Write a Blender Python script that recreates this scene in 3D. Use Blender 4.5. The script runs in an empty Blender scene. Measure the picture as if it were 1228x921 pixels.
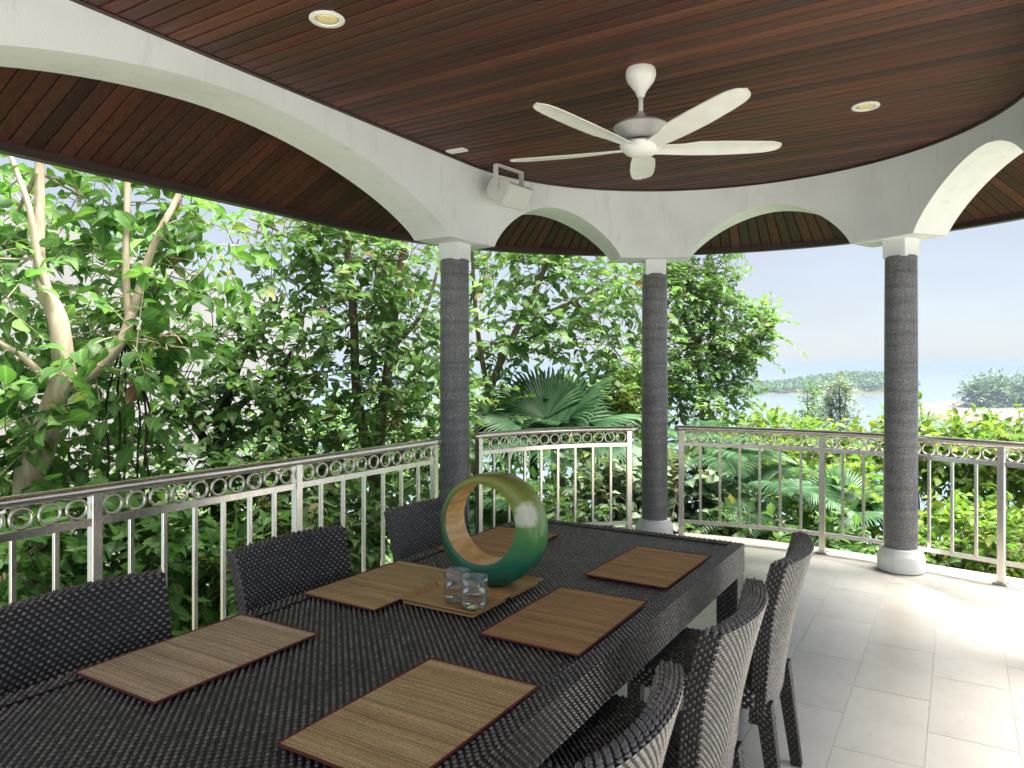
import bpy, math, random
import numpy as np
from mathutils import Matrix, Vector
random.seed(7); rng = np.random.default_rng(11)
S = bpy.context.scene; COL = S.collection; R = math.radians
PI = math.pi

# ---------------------------------------------------------------- camera
FPX, PW, PH, HORIZON = 876.0, 1228.0, 921.0, 441.0
CAM = np.array([1.42, -4.62, 1.55]); YAW = R(31.5)
FW = np.array([-math.sin(YAW), math.cos(YAW), 0.0]); RT = np.array([math.cos(YAW), math.sin(YAW), 0.0])
cd = bpy.data.cameras.new('camera'); cam = bpy.data.objects.new('camera', cd); COL.objects.link(cam)
cam.location = CAM; cam.rotation_euler = (PI/2, 0, YAW)
cd.sensor_width = 36; cd.lens = 36*FPX/PW; cd.shift_y = (HORIZON-PH/2)/PW
cd.clip_start = 0.05; cd.clip_end = 60000
S.camera = cam

# ---------------------------------------------------------------- sky, sun, exposure
SUN_EL, SUN_AZ = R(72.5), R(28)        # azimuth of the sun, measured from world +X towards +Y
w = bpy.data.worlds.new('World'); S.world = w; w.use_nodes = True
nt = w.node_tree; nt.nodes.clear()
sky = nt.nodes.new('ShaderNodeTexSky'); sky.sky_type = 'NISHITA'; sky.sun_disc = False
sky.sun_elevation = SUN_EL; sky.sun_rotation = PI/2 - SUN_AZ
sky.air_density = 1.0; sky.dust_density = 0.6; sky.ozone_density = 1.0; sky.altitude = 0
bg = nt.nodes.new('ShaderNodeBackground'); bg.inputs['Strength'].default_value = 0.05
out = nt.nodes.new('ShaderNodeOutputWorld')
veil = nt.nodes.new('ShaderNodeMix'); veil.data_type = 'RGBA'; veil.inputs[0].default_value = 0.6      # thin even cloud veil over the clear sky
veil.inputs[7].default_value = (2.2, 2.33, 2.62, 1)
wn = nt.nodes.new('ShaderNodeTexNoise'); wn.inputs['Scale'].default_value = 2.2; wn.inputs['Detail'].default_value = 5; wn.inputs['Roughness'].default_value = 0.55
wm = nt.nodes.new('ShaderNodeMapping'); wm.inputs['Scale'].default_value = (1, 1, 3.2); wt = nt.nodes.new('ShaderNodeTexCoord')
nt.links.new(wt.outputs['Generated'], wm.inputs[0]); nt.links.new(wm.outputs[0], wn.inputs['Vector'])
wr = nt.nodes.new('ShaderNodeMapRange'); wr.inputs['From Min'].default_value = 0.3; wr.inputs['From Max'].default_value = 0.7; wr.inputs['To Min'].default_value = 0.74; wr.inputs['To Max'].default_value = 0.92
nt.links.new(wn.outputs['Fac'], wr.inputs[0]); nt.links.new(wr.outputs[0], veil.inputs[0])
nt.links.new(sky.outputs[0], veil.inputs[6]); nt.links.new(veil.outputs[2], bg.inputs[0]); nt.links.new(bg.outputs[0], out.inputs[0])
sd = bpy.data.lights.new('sun', 'SUN'); sd.energy = 5.0; sd.angle = R(54); sd.color = (1.0, 0.95, 0.87)
sun = bpy.data.objects.new('sun', sd); COL.objects.link(sun)
sdir = Vector((math.cos(SUN_EL)*math.cos(SUN_AZ), math.cos(SUN_EL)*math.sin(SUN_AZ), math.sin(SUN_EL)))
sun.rotation_euler = sdir.to_track_quat('Z', 'Y').to_euler(); sun.location = sdir*40
V_ = S.view_settings; V_.view_transform = 'Standard'; V_.look = 'None'; V_.gamma = 1; V_.exposure = 2.55
V_.use_curve_mapping = False
S.render.engine = 'CYCLES'
C_ = S.cycles; C_.use_denoising = True; C_.max_bounces = 10; C_.diffuse_bounces = 6; C_.glossy_bounces = 4
C_.transmission_bounces = 8; C_.transparent_max_bounces = 16; C_.volume_bounces = 0
C_.caustics_reflective = False; C_.caustics_refractive = False; C_.sample_clamp_indirect = 6
try: C_.denoiser = 'OPENIMAGEDENOISE'
except Exception: pass

def at(px, py, Z):
    "the point at depth Z metres along the sight line of a photo pixel"
    return CAM + FW*Z + RT*((px-PW/2)/FPX*Z) + np.array([0, 0, -(py-HORIZON)/FPX*Z])

# ---------------------------------------------------------------- materials
def mat(name, rough=0.5, metal=0.0, col=(0.5, 0.5, 0.5), spec=0.5):
    m = bpy.data.materials.new(name); m.use_nodes = True
    n = m.node_tree.nodes; b = n['Principled BSDF']
    b.inputs['Base Color'].default_value = (*col, 1); b.inputs['Roughness'].default_value = rough
    b.inputs['Metallic'].default_value = metal; b.inputs['Specular IOR Level'].default_value = spec
    return m, m.node_tree, b
def N(t, kind, **kw):
    n = t.nodes.new('ShaderNode'+kind)
    for k, v in kw.items():
        if k in n.inputs: n.inputs[k].default_value = v
        else: setattr(n, k, v)
    return n
def L(t, a, b): t.links.new(a, b)
def ramp(t, fac, stops, interp='LINEAR'):
    r = t.nodes.new('ShaderNodeValToRGB'); r.color_ramp.interpolation = interp
    e = r.color_ramp.elements
    while len(e) < len(stops): e.new(0.5)
    for x, (p, c) in zip(e, stops): x.position = p; x.color = (*c, 1)
    L(t, fac, r.inputs[0]); return r.outputs[0]
def coords(t, scale=(1, 1, 1), kind='Object', rot=(0, 0, 0)):
    tc = t.nodes.new('ShaderNodeTexCoord'); mp = t.nodes.new('ShaderNodeMapping')
    mp.inputs['Scale'].default_value = scale; mp.inputs['Rotation'].default_value = rot
    L(t, tc.outputs[kind], mp.inputs[0]); return mp.outputs[0]
def noise(t, vec, scale, detail=4, rough=0.55):
    n = N(t, 'TexNoise'); n.inputs['Scale'].default_value = scale; n.inputs['Detail'].default_value = detail
    n.inputs['Roughness'].default_value = rough
    if vec is not None: L(t, vec, n.inputs['Vector'])
    return n.outputs['Fac']
def bump(t, b, h, strength, dist=0.01):
    n = N(t, 'Bump'); n.inputs['Strength'].default_value = strength; n.inputs['Distance'].default_value = dist
    L(t, h, n.inputs['Height']); L(t, n.outputs[0], b.inputs['Normal'])
def mix(t, fac, a, b, mode='MIX'):
    m = t.nodes.new('ShaderNodeMix'); m.data_type = 'RGBA'; m.blend_type = mode
    for s, v in ((m.inputs[0], fac), (m.inputs[6], a), (m.inputs[7], b)):
        if hasattr(v, 'node'): L(t, v, s)
        else: s.default_value = v if not isinstance(v, tuple) else (*v, 1)
    return m.outputs[2]
def rgb(v): return tuple(v)

def wood_plank(name, stops, axis):
    m, t, b = mat(name, 0.42)
    oi = N(t, 'ObjectInfo')
    sc = {'x': (1.2, 40, 40), 'y': (40, 1.2, 40)}[axis]
    tc = N(t, 'TexCoord'); add = N(t, 'VectorMath', operation='ADD'); mul = N(t, 'VectorMath', operation='MULTIPLY')
    L(t, tc.outputs['Object'], mul.inputs[0]); mul.inputs[1].default_value = sc
    cmb = N(t, 'CombineXYZ'); mm = N(t, 'Math', operation='MULTIPLY'); mm.inputs[1].default_value = 91.0
    L(t, oi.outputs['Random'], mm.inputs[0]); L(t, mm.outputs[0], cmb.inputs[0]); L(t, mm.outputs[0], cmb.inputs[1])
    L(t, mul.outputs[0], add.inputs[0]); L(t, cmb.outputs[0], add.inputs[1])
    g = noise(t, add.outputs[0], 1.0, 6, 0.65)
    base = ramp(t, oi.outputs['Random'], stops)
    c = mix(t, ramp(t, g, [(0.3, (0.35, 0.33, 0.33)), (0.7, (1.15, 1.1, 1.05))]), (0, 0, 0), base)
    m2 = t.nodes.new('ShaderNodeMix'); m2.data_type = 'RGBA'; m2.blend_type = 'MULTIPLY'; m2.inputs[0].default_value = 1
    L(t, base, m2.inputs[6]); L(t, ramp(t, g, [(0.28, (0.45, 0.42, 0.42)), (0.72, (1.0, 1.0, 1.0))]), m2.inputs[7])
    L(t, m2.outputs[2], b.inputs['Base Color'])
    rr = N(t, 'MapRange'); rr.inputs['To Min'].default_value = 0.68; rr.inputs['To Max'].default_value = 0.52
    L(t, g, rr.inputs[0]); L(t, rr.outputs[0], b.inputs['Roughness'])
    bump(t, b, g, 0.25, 0.002)
    return m
WOODS = [(0.0, (0.075, 0.032, 0.022)), (0.18, (0.20, 0.080, 0.046)), (0.34, (0.12, 0.047, 0.031)), (0.5, (0.26, 0.115, 0.066)),
         (0.64, (0.105, 0.058, 0.042)), (0.78, (0.20, 0.085, 0.048)), (0.9, (0.085, 0.052, 0.040)), (1.0, (0.25, 0.12, 0.07))]
M = {}
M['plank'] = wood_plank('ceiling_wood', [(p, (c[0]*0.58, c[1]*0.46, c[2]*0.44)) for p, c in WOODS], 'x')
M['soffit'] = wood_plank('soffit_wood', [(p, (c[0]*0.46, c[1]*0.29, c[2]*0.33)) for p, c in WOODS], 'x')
m, t, b = mat('dark_wood_trim', 0.5, 0, (0.03, 0.014, 0.01)); M['trim'] = m
m, t, b = mat('joint_backing', 0.9, 0, (0.012, 0.008, 0.007)); M['joint'] = m  # near-black backing that shows between the planks and boards
m, t, b = mat('white_plaster', 0.75, 0, (0.78, 0.785, 0.76))
v = coords(t); n1 = noise(t, v, 2.2, 5); n2 = noise(t, v, 90, 3)
L(t, ramp(t, n1, [(0.26, (0.69, 0.715, 0.71)), (0.5, (0.77, 0.80, 0.795)), (0.74, (0.80, 0.83, 0.83))]), b.inputs['Base Color'])
st = noise(t, coords(t, (5, 5, 0.7)), 2.6, 5, 0.7); cc = b.inputs['Base Color'].links[0].from_socket
L(t, mix(t, 1.0, cc, ramp(t, st, [(0.30, (0.88, 0.875, 0.86)), (0.44, (1, 1, 1))]), 'MULTIPLY'), b.inputs['Base Color']); bump(t, b, mix(t, 0.5, n1, n2), 0.22, 0.012); M['plaster'] = m
m, t, b = mat('grey_granite', 0.42)
v = coords(t); n1 = noise(t, v, 150, 3, 0.75); n2 = noise(t, coords(t, (1, 1, 9)), 3.0, 4); n3 = noise(t, coords(t, (30, 30, 2.5)), 3, 3)
c = ramp(t, n1, [(0.33, (0.03, 0.031, 0.033)), (0.47, (0.13, 0.134, 0.14)), (0.59, (0.25, 0.255, 0.26)), (0.70, (0.58, 0.58, 0.58))])
c = mix(t, 1.0, c, ramp(t, n2, [(0.3, (0.62, 0.62, 0.64)), (0.7, (1.25, 1.25, 1.25))]), 'MULTIPLY')
c = mix(t, 0.2, c, ramp(t, n3, [(0.35, (0.05, 0.05, 0.055)), (0.65, (0.24, 0.24, 0.245))]))
L(t, c, b.inputs['Base Color']); bump(t, b, n1, 0.25, 0.002); M['granite'] = m
m, t, b = mat('brushed_steel', 0.26, 1.0, (0.78, 0.75, 0.70))
n1 = noise(t, coords(t, (60, 60, 3)), 6, 3); rr = N(t, 'MapRange'); rr.inputs['To Min'].default_value = 0.22; rr.inputs['To Max'].default_value = 0.30
L(t, n1, rr.inputs[0]); L(t, rr.outputs[0], b.inputs['Roughness'])
L(t, ramp(t, noise(t, coords(t), 7, 4), [(0.35, (0.80, 0.74, 0.65)), (0.65, (0.87, 0.82, 0.74))]), b.inputs['Base Color']); M['steel'] = m
m, t, b = mat('floor_tile', 0.22)
oi = N(t, 'ObjectInfo'); v = coords(t)
n1 = noise(t, v, 3.5, 6, 0.6); n2 = noise(t, v, 6, 3)
c = mix(t, 1.0, ramp(t, n1, [(0.3, (0.68, 0.64, 0.57)), (0.7, (0.77, 0.73, 0.665))]), ramp(t, oi.outputs['Random'], [(0, (0.92, 0.92, 0.915)), (1, (1.0, 1.0, 1.0))]), 'MULTIPLY')
sp1 = noise(t, v, 14, 6, 0.75); c = mix(t, 1.0, c, ramp(t, sp1, [(0.30, (0.84, 0.83, 0.80)), (0.42, (1, 1, 1))]), 'MULTIPLY')
L(t, c, b.inputs['Base Color'])
rr = N(t, 'MapRange'); rr.inputs['To Min'].default_value = 0.2; rr.inputs['To Max'].default_value = 0.3; L(t, n2, rr.inputs[0]); L(t, rr.outputs[0], b.inputs['Roughness'])
M['tile'] = m
m, t, b = mat('tile_grout', 0.9, 0, (0.54, 0.51, 0.465)); M['grout'] = m
m, t, b = mat('terrace_edge_stone', 0.8)
v = coords(t); n1 = noise(t, v, 5, 6, 0.65); n2 = noise(t, v, 70, 4, 0.7)
L(t, mix(t, 0.35, ramp(t, n1, [(0.3, (0.34, 0.32, 0.285)), (0.7, (0.46, 0.44, 0.40))]), ramp(t, n2, [(0.35, (0.28, 0.26, 0.235)), (0.65, (0.56, 0.53, 0.49))])), b.inputs['Base Color']); bump(t, b, n2, 0.35, 0.004); M['edge'] = m

def wicker(name, stops, rough):
    m, t, b = mat(name, rough, 0, (0.05, 0.04, 0.035), 0.75)
    g = N(t, 'NewGeometry')
    c = ramp(t, g.outputs['Random Per Island'], stops)
    n2 = noise(t, coords(t), 6, 3)
    c = mix(t, 1.0, c, ramp(t, n2, [(0.3, (0.8, 0.8, 0.8)), (0.7, (1.25, 1.2, 1.15))]), 'MULTIPLY')
    L(t, c, b.inputs['Base Color']); b.inputs['Coat Weight'].default_value = 0.6; b.inputs['Coat Roughness'].default_value = 0.18; return m
M['wick'] = wicker('wicker_strand', [(0.0, (0.12, 0.112, 0.112)), (0.35, (0.16, 0.152, 0.152)), (0.7, (0.20, 0.188, 0.186)), (1.0, (0.25, 0.232, 0.225))], 0.24)
M['wickdark'] = wicker('wicker_edge_strand', [(0.0, (0.035, 0.031, 0.030)), (0.5, (0.06, 0.054, 0.051)), (1.0, (0.09, 0.08, 0.075))], 0.3)
m, t, b = mat('wicker_core', 0.5, 0, (0.010, 0.009, 0.009))
n1 = noise(t, coords(t), 160, 2); bump(t, b, n1, 0.6, 0.004); M['core'] = m
def bamboo(name, stops):
    m, t, b = mat(name, 0.65)
    tc = N(t, 'TexCoord'); sx = N(t, 'SeparateXYZ'); L(t, tc.outputs['Object'], sx.inputs[0])
    wob = noise(t, coords(t, (3, 3, 1)), 2.0, 2); ad = N(t, 'Math', operation='MULTIPLY_ADD'); L(t, wob, ad.inputs[0]); ad.inputs[1].default_value = 0.006; L(t, sx.outputs[1], ad.inputs[2])
    ml = N(t, 'Math', operation='MULTIPLY'); ml.inputs[1].default_value = 310.0; L(t, ad.outputs[0], ml.inputs[0])      # slats about 3 mm wide
    fl = N(t, 'Math', operation='FLOOR'); L(t, ml.outputs[0], fl.inputs[0]); wn_ = N(t, 'TexWhiteNoise', noise_dimensions='1D'); L(t, fl.outputs[0], wn_.inputs['W'])
    fc = N(t, 'Math', operation='FRACT'); L(t, ml.outputs[0], fc.inputs[0]); pp = N(t, 'Math', operation='PINGPONG'); pp.inputs[1].default_value = 0.5; L(t, fc.outputs[0], pp.inputs[0])
    c = ramp(t, wn_.outputs['Value'], stops)
    c = mix(t, 1.0, c, ramp(t, pp.outputs[0], [(0.0, (0.42, 0.38, 0.34)), (0.28, (1.05, 1.05, 1.05))]), 'MULTIPLY')
    sp1 = noise(t, coords(t, (1, 2.2, 1)), 260, 2, 0.7); c = mix(t, 1.0, c, ramp(t, sp1, [(0.36, (0.58, 0.55, 0.50)), (0.60, (1.25, 1.22, 1.16))]), 'MULTIPLY')
    n2 = noise(t, coords(t, (1, 5, 1)), 3.0, 4); c = mix(t, 1.0, c, ramp(t, n2, [(0.3, (0.80, 0.77, 0.72)), (0.7, (1.15, 1.13, 1.08))]), 'MULTIPLY')
    L(t, c, b.inputs['Base Color']); bump(t, b, pp.outputs[0], 0.5, 0.003); return m
BST = [(0.0, (0.50, 0.33, 0.15)), (0.3, (0.72, 0.51, 0.255)), (0.7, (0.84, 0.64, 0.35)), (1.0, (0.92, 0.75, 0.46))]
M['mat'] = bamboo('bamboo_slats', BST)
M['matred'] = bamboo('bamboo_slats_reddish', [(p, (c[0]*0.82, c[1]*0.68, c[2]*0.62)) for p, c in BST])
M['matgrey'] = bamboo('bamboo_slats_greyish', [(p, (c[0]*1.0, c[1]*1.06, c[2]*1.38)) for p, c in BST])
m, t, b = mat('red_brown_cloth', 0.85, 0, (0.17, 0.036, 0.03)); M['cloth'] = m
m, t, b = mat('tray_bamboo', 0.4)
n1 = noise(t, coords(t, (3, 60, 3)), 1.5, 5); L(t, ramp(t, n1, [(0.3, (0.50, 0.29, 0.11)), (0.7, (0.66, 0.42, 0.18))]), b.inputs['Base Color']); M['tray'] = m
m, t, b = mat('clear_glass', 0.02)
t.nodes.remove(b); tr = N(t, 'BsdfTransparent'); tr.inputs[0].default_value = (0.97, 0.985, 0.98, 1); gl = N(t, 'BsdfGlossy'); gl.inputs['Roughness'].default_value = 0.03
fr = N(t, 'LayerWeight'); pw = N(t, 'Math', operation='POWER'); pw.inputs[1].default_value = 2.2; L(t, fr.outputs['Facing'], pw.inputs[0])
sc_ = N(t, 'Math', operation='MULTIPLY_ADD'); sc_.inputs[1].default_value = 0.75; sc_.inputs[2].default_value = 0.11; L(t, pw.outputs[0], sc_.inputs[0]); mx = N(t, 'MixShader')
L(t, sc_.outputs[0], mx.inputs[0]); L(t, tr.outputs[0], mx.inputs[1]); L(t, gl.outputs[0], mx.inputs[2]); L(t, mx.outputs[0], t.nodes['Material Output'].inputs[0]); M['glass'] = m
m, t, b = mat('water_in_glass', 0.0, 0, (1, 1, 1)); b.inputs['Transmission Weight'].default_value = 1; b.inputs['IOR'].default_value = 1.33; M['drink'] = m
m, t, b = mat('green_lacquer', 0.22)
v = coords(t); sx = N(t, 'SeparateXYZ'); L(t, v, sx.inputs[0])
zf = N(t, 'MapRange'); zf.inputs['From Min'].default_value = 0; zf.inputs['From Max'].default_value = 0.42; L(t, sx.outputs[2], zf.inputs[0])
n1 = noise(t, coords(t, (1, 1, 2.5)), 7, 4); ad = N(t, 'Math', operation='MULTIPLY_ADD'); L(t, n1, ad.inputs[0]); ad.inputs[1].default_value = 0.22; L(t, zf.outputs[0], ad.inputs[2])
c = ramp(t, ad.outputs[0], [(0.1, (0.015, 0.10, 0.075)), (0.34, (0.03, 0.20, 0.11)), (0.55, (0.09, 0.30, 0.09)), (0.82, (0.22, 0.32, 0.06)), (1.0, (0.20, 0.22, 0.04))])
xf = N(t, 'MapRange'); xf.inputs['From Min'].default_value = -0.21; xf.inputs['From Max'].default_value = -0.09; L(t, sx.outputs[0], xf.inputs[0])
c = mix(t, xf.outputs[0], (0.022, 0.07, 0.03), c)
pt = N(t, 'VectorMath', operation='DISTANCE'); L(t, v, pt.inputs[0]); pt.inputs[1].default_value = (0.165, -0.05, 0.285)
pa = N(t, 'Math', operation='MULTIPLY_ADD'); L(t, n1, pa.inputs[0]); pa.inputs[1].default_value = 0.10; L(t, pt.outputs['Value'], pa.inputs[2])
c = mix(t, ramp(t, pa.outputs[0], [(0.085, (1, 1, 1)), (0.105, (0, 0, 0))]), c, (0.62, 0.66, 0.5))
L(t, c, b.inputs['Base Color']); M['lacquer'] = m
m, t, b = mat('ring_wood', 0.3)
n1 = noise(t, coords(t, (4, 4, 22)), 2.2, 5); L(t, ramp(t, n1, [(0.3, (0.60, 0.30, 0.09)), (0.55, (0.84, 0.55, 0.22)), (0.75, (0.90, 0.70, 0.38))]), b.inputs['Base Color']); M['ringwood'] = m
m, t, b = mat('fan_white', 0.4, 0, (0.80, 0.79, 0.73))
n1 = noise(t, coords(t), 9, 4); L(t, ramp(t, n1, [(0.3, (0.74, 0.75, 0.72)), (0.7, (0.82, 0.83, 0.80))]), b.inputs['Base Color']); M['fan'] = m
m, t, b = mat('fan_grey', 0.45, 0, (0.5, 0.5, 0.49)); M['fangrey'] = m
m, t, b = mat('black_plastic', 0.5, 0, (0.02, 0.02, 0.02)); M['black'] = m
m, t, b = mat('speaker_plastic', 0.5, 0, (0.62, 0.62, 0.59)); M['speaker'] = m
m, t, b = mat('speaker_mesh', 0.6, 0, (0.66, 0.67, 0.64)); vo = N(t, 'TexVoronoi'); vo.inputs['Scale'].default_value = 260; L(t, coords(t), vo.inputs['Vector']); bump(t, b, vo.outputs['Distance'], 0.6, 0.003); M['grille'] = m
m, t, b = mat('lamp_lens', 0.35, 0, (0.80, 0.70, 0.36)); M['lens'] = m
m, t, b = mat('rubber', 0.7, 0, (0.03, 0.03, 0.03)); M['rubber'] = m

def bark(name, a, c_):
    m, t, b = mat(name, 0.85)
    v = coords(t, (9, 9, 2.2)); n1 = noise(t, v, 1.8, 6, 0.65)
    L(t, ramp(t, n1, [(0.3, a), (0.7, c_)]), b.inputs['Base Color']); bump(t, b, n1, 0.5, 0.02); return m
M['palebark'] = bark('pale_bark', (0.27, 0.21, 0.14), (0.56, 0.48, 0.36))
M['bark'] = bark('brown_bark', (0.10, 0.07, 0.045), (0.26, 0.19, 0.125))
M['darkbark'] = bark('dark_bark', (0.02, 0.015, 0.012), (0.07, 0.055, 0.04))
def leafmat(name, stops, rough=0.45, trans=0.42, grey=0.14, gain=1.5, dead=True):
    m, t, b = mat(name, rough, 0, stops[0][1], 0.28)
    g = N(t, 'NewGeometry'); oi = N(t, 'ObjectInfo')
    ad = N(t, 'Math', operation='ADD'); L(t, g.outputs['Random Per Island'], ad.inputs[0]); L(t, oi.outputs['Random'], ad.inputs[1])
    fr_ = N(t, 'Math', operation='FRACT'); L(t, ad.outputs[0], fr_.inputs[0])
    stops = [(p_*0.97, c_) for p_, c_ in stops]+[(0.985, (0.17, 0.17, 0.03)), (1.0, (0.12, 0.07, 0.03))] if dead else stops
    c = ramp(t, fr_.outputs[0], [(p_, tuple(gain*(v_*(1-grey)+grey*(0.3*c_[0]+0.6*c_[1]+0.1*c_[2])) for v_ in c_)) for p_, c_ in stops])
    ra = N(t, 'Attribute'); ra.attribute_name = 'rib'
    c = mix(t, ramp(t, ra.outputs['Fac'], [(0.80, (0, 0, 0)), (0.93, (0.65, 0.65, 0.65))]), c, mix(t, 1.0, c, (2.0, 1.7, 1.8), 'MULTIPLY'))
    L(t, c, b.inputs['Base Color'])
    tl = N(t, 'BsdfTranslucent'); L(t, mix(t, 1.0, c, (1.15, 1.25, 0.7), 'MULTIPLY'), tl.inputs[0])
    mx = N(t, 'MixShader'); mx.inputs[0].default_value = trans
    L(t, b.outputs[0], mx.inputs[1]); L(t, tl.outputs[0], mx.inputs[2]); L(t, mx.outputs[0], t.nodes['Material Output'].inputs[0]); return m
G = lambda *cs: [(i/(len(cs)-1), c) for i, c in enumerate(cs)]
M['leafA'] = leafmat('broad_leaf', G((0.028, 0.085, 0.016), (0.055, 0.15, 0.025), (0.08, 0.20, 0.035), (0.04, 0.11, 0.02), (0.12, 0.24, 0.05)))
M['leafB'] = leafmat('dark_glossy_leaf', G((0.03, 0.08, 0.018), (0.05, 0.125, 0.03), (0.085, 0.17, 0.045), (0.045, 0.11, 0.025), (0.13, 0.21, 0.08)), 0.42)
M['leafC'] = leafmat('mid_green_leaf', G((0.03, 0.09, 0.02), (0.06, 0.15, 0.03), (0.10, 0.20, 0.05), (0.05, 0.12, 0.03), (0.16, 0.25, 0.09)), 0.45)
M['leafE'] = leafmat('fine_leaf', G((0.04, 0.11, 0.025), (0.075, 0.17, 0.04), (0.12, 0.22, 0.06), (0.06, 0.13, 0.03)), 0.4)
M['leafY'] = leafmat('lime_leaf', G((0.045, 0.105, 0.02), (0.075, 0.145, 0.024), (0.11, 0.175, 0.028), (0.04, 0.09, 0.018), (0.17, 0.20, 0.03)), 0.5, 0.5, 0.0, 1.5, False)
M['leafV'] = leafmat('grey_green_leaf', G((0.05, 0.10, 0.05), (0.10, 0.16, 0.09), (0.20, 0.26, 0.17), (0.06, 0.11, 0.05)), 0.4, 0.25)
M['palm'] = leafmat('palm_blade', G((0.022, 0.058, 0.026), (0.036, 0.085, 0.038), (0.055, 0.11, 0.052)), 0.42, 0.3, 0.0, 1.75, False)
M['far'] = leafmat('distant_foliage', G((0.03, 0.075, 0.025), (0.05, 0.11, 0.035), (0.08, 0.145, 0.045)), 0.6, 0.2)
m, t, b = mat('soil', 0.95); n1 = noise(t, coords(t), 0.7, 6); L(t, ramp(t, n1, [(0.3, (0.03, 0.045, 0.015)), (0.7, (0.09, 0.08, 0.045))]), b.inputs['Base Color']); M['soil'] = m
m, t, b = mat('mud_sand', 0.9); n1 = noise(t, coords(t), 0.05, 6); L(t, ramp(t, n1, [(0.3, (0.085, 0.068, 0.058)), (0.7, (0.12, 0.10, 0.088))]), b.inputs['Base Color']); M['sand'] = m
m, t, b = mat('sea_water', 0.2, 0, (0.10, 0.135, 0.16)); n1 = noise(t, coords(t), 0.35, 5); bump(t, b, n1, 0.35, 0.6); M['sea'] = m
m, t, b = mat('house_render', 0.8, 0, (0.74, 0.73, 0.72)); n1 = noise(t, coords(t), 0.8, 5); L(t, ramp(t, n1, [(0.3, (0.22, 0.218, 0.225)), (0.7, (0.26, 0.258, 0.265))]), b.inputs['Base Color']); M['house'] = m
m, t, b = mat('roof_tile', 0.8, 0, (0.10, 0.07, 0.055)); M['rooftile'] = m
m, t, b = mat('window_glass', 0.08, 0, (0.03, 0.04, 0.05)); M['wglass'] = m

# ---------------------------------------------------------------- mesh helpers
def origin_of(p):
    o = np.zeros(3)
    while p is not None: o = o + np.array(p.location); p = p.parent
    return o
def mesh_np(name, V, F, smooth=False):
    "V (n,3) array; F (k,m) int array, or a list of faces"
    me = bpy.data.meshes.new(name)
    if isinstance(F, np.ndarray):
        k, mm = F.shape
        me.vertices.add(len(V)); me.vertices.foreach_set('co', np.ascontiguousarray(V, dtype=np.float32).ravel())
        me.loops.add(k*mm); me.loops.foreach_set('vertex_index', F.astype(np.int32).ravel())
        me.polygons.add(k); me.polygons.foreach_set('loop_start', np.arange(0, k*mm, mm, dtype=np.int32)); me.polygons.foreach_set('loop_total', np.full(k, mm, np.int32))
        me.update(calc_edges=True)
    else:
        me.from_pydata([tuple(map(float, v)) for v in V], [], F)
    if smooth: me.polygons.foreach_set('use_smooth', [True]*len(me.polygons))
    me.validate(); return me
def link(name, me, mt, parent=None, loc=None):
    o = bpy.data.objects.new(name, me); COL.objects.link(o)
    if me is not None and mt is not None and not me.materials: me.materials.append(mt)
    if parent is not None: o.parent = parent
    if loc is not None: o.location = loc
    return o
def part(name, V, F, mt, parent=None, smooth=False, local=False):
    V = np.asarray(V, dtype=float)
    if parent is not None and not local: V = V - origin_of(parent)
    return link(name, mesh_np(name, V, F, smooth), mt, parent)
def thing(name, label, cat, loc=(0, 0, 0), group=None, rotz=0):
    o = bpy.data.objects.new(name, None); COL.objects.link(o); o.empty_display_size = 0.1
    o.location = loc; o.rotation_euler = (0, 0, rotz); tag(o, label, cat, group); return o
def tag(o, label, cat=None, group=None, kind=None):
    o['label'] = label
    if cat: o['category'] = cat
    if group: o['group'] = group
    if kind: o['kind'] = kind
    return o
def struct(o, label):
    o['kind'] = 'structure'; o['label'] = label; return o
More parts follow.
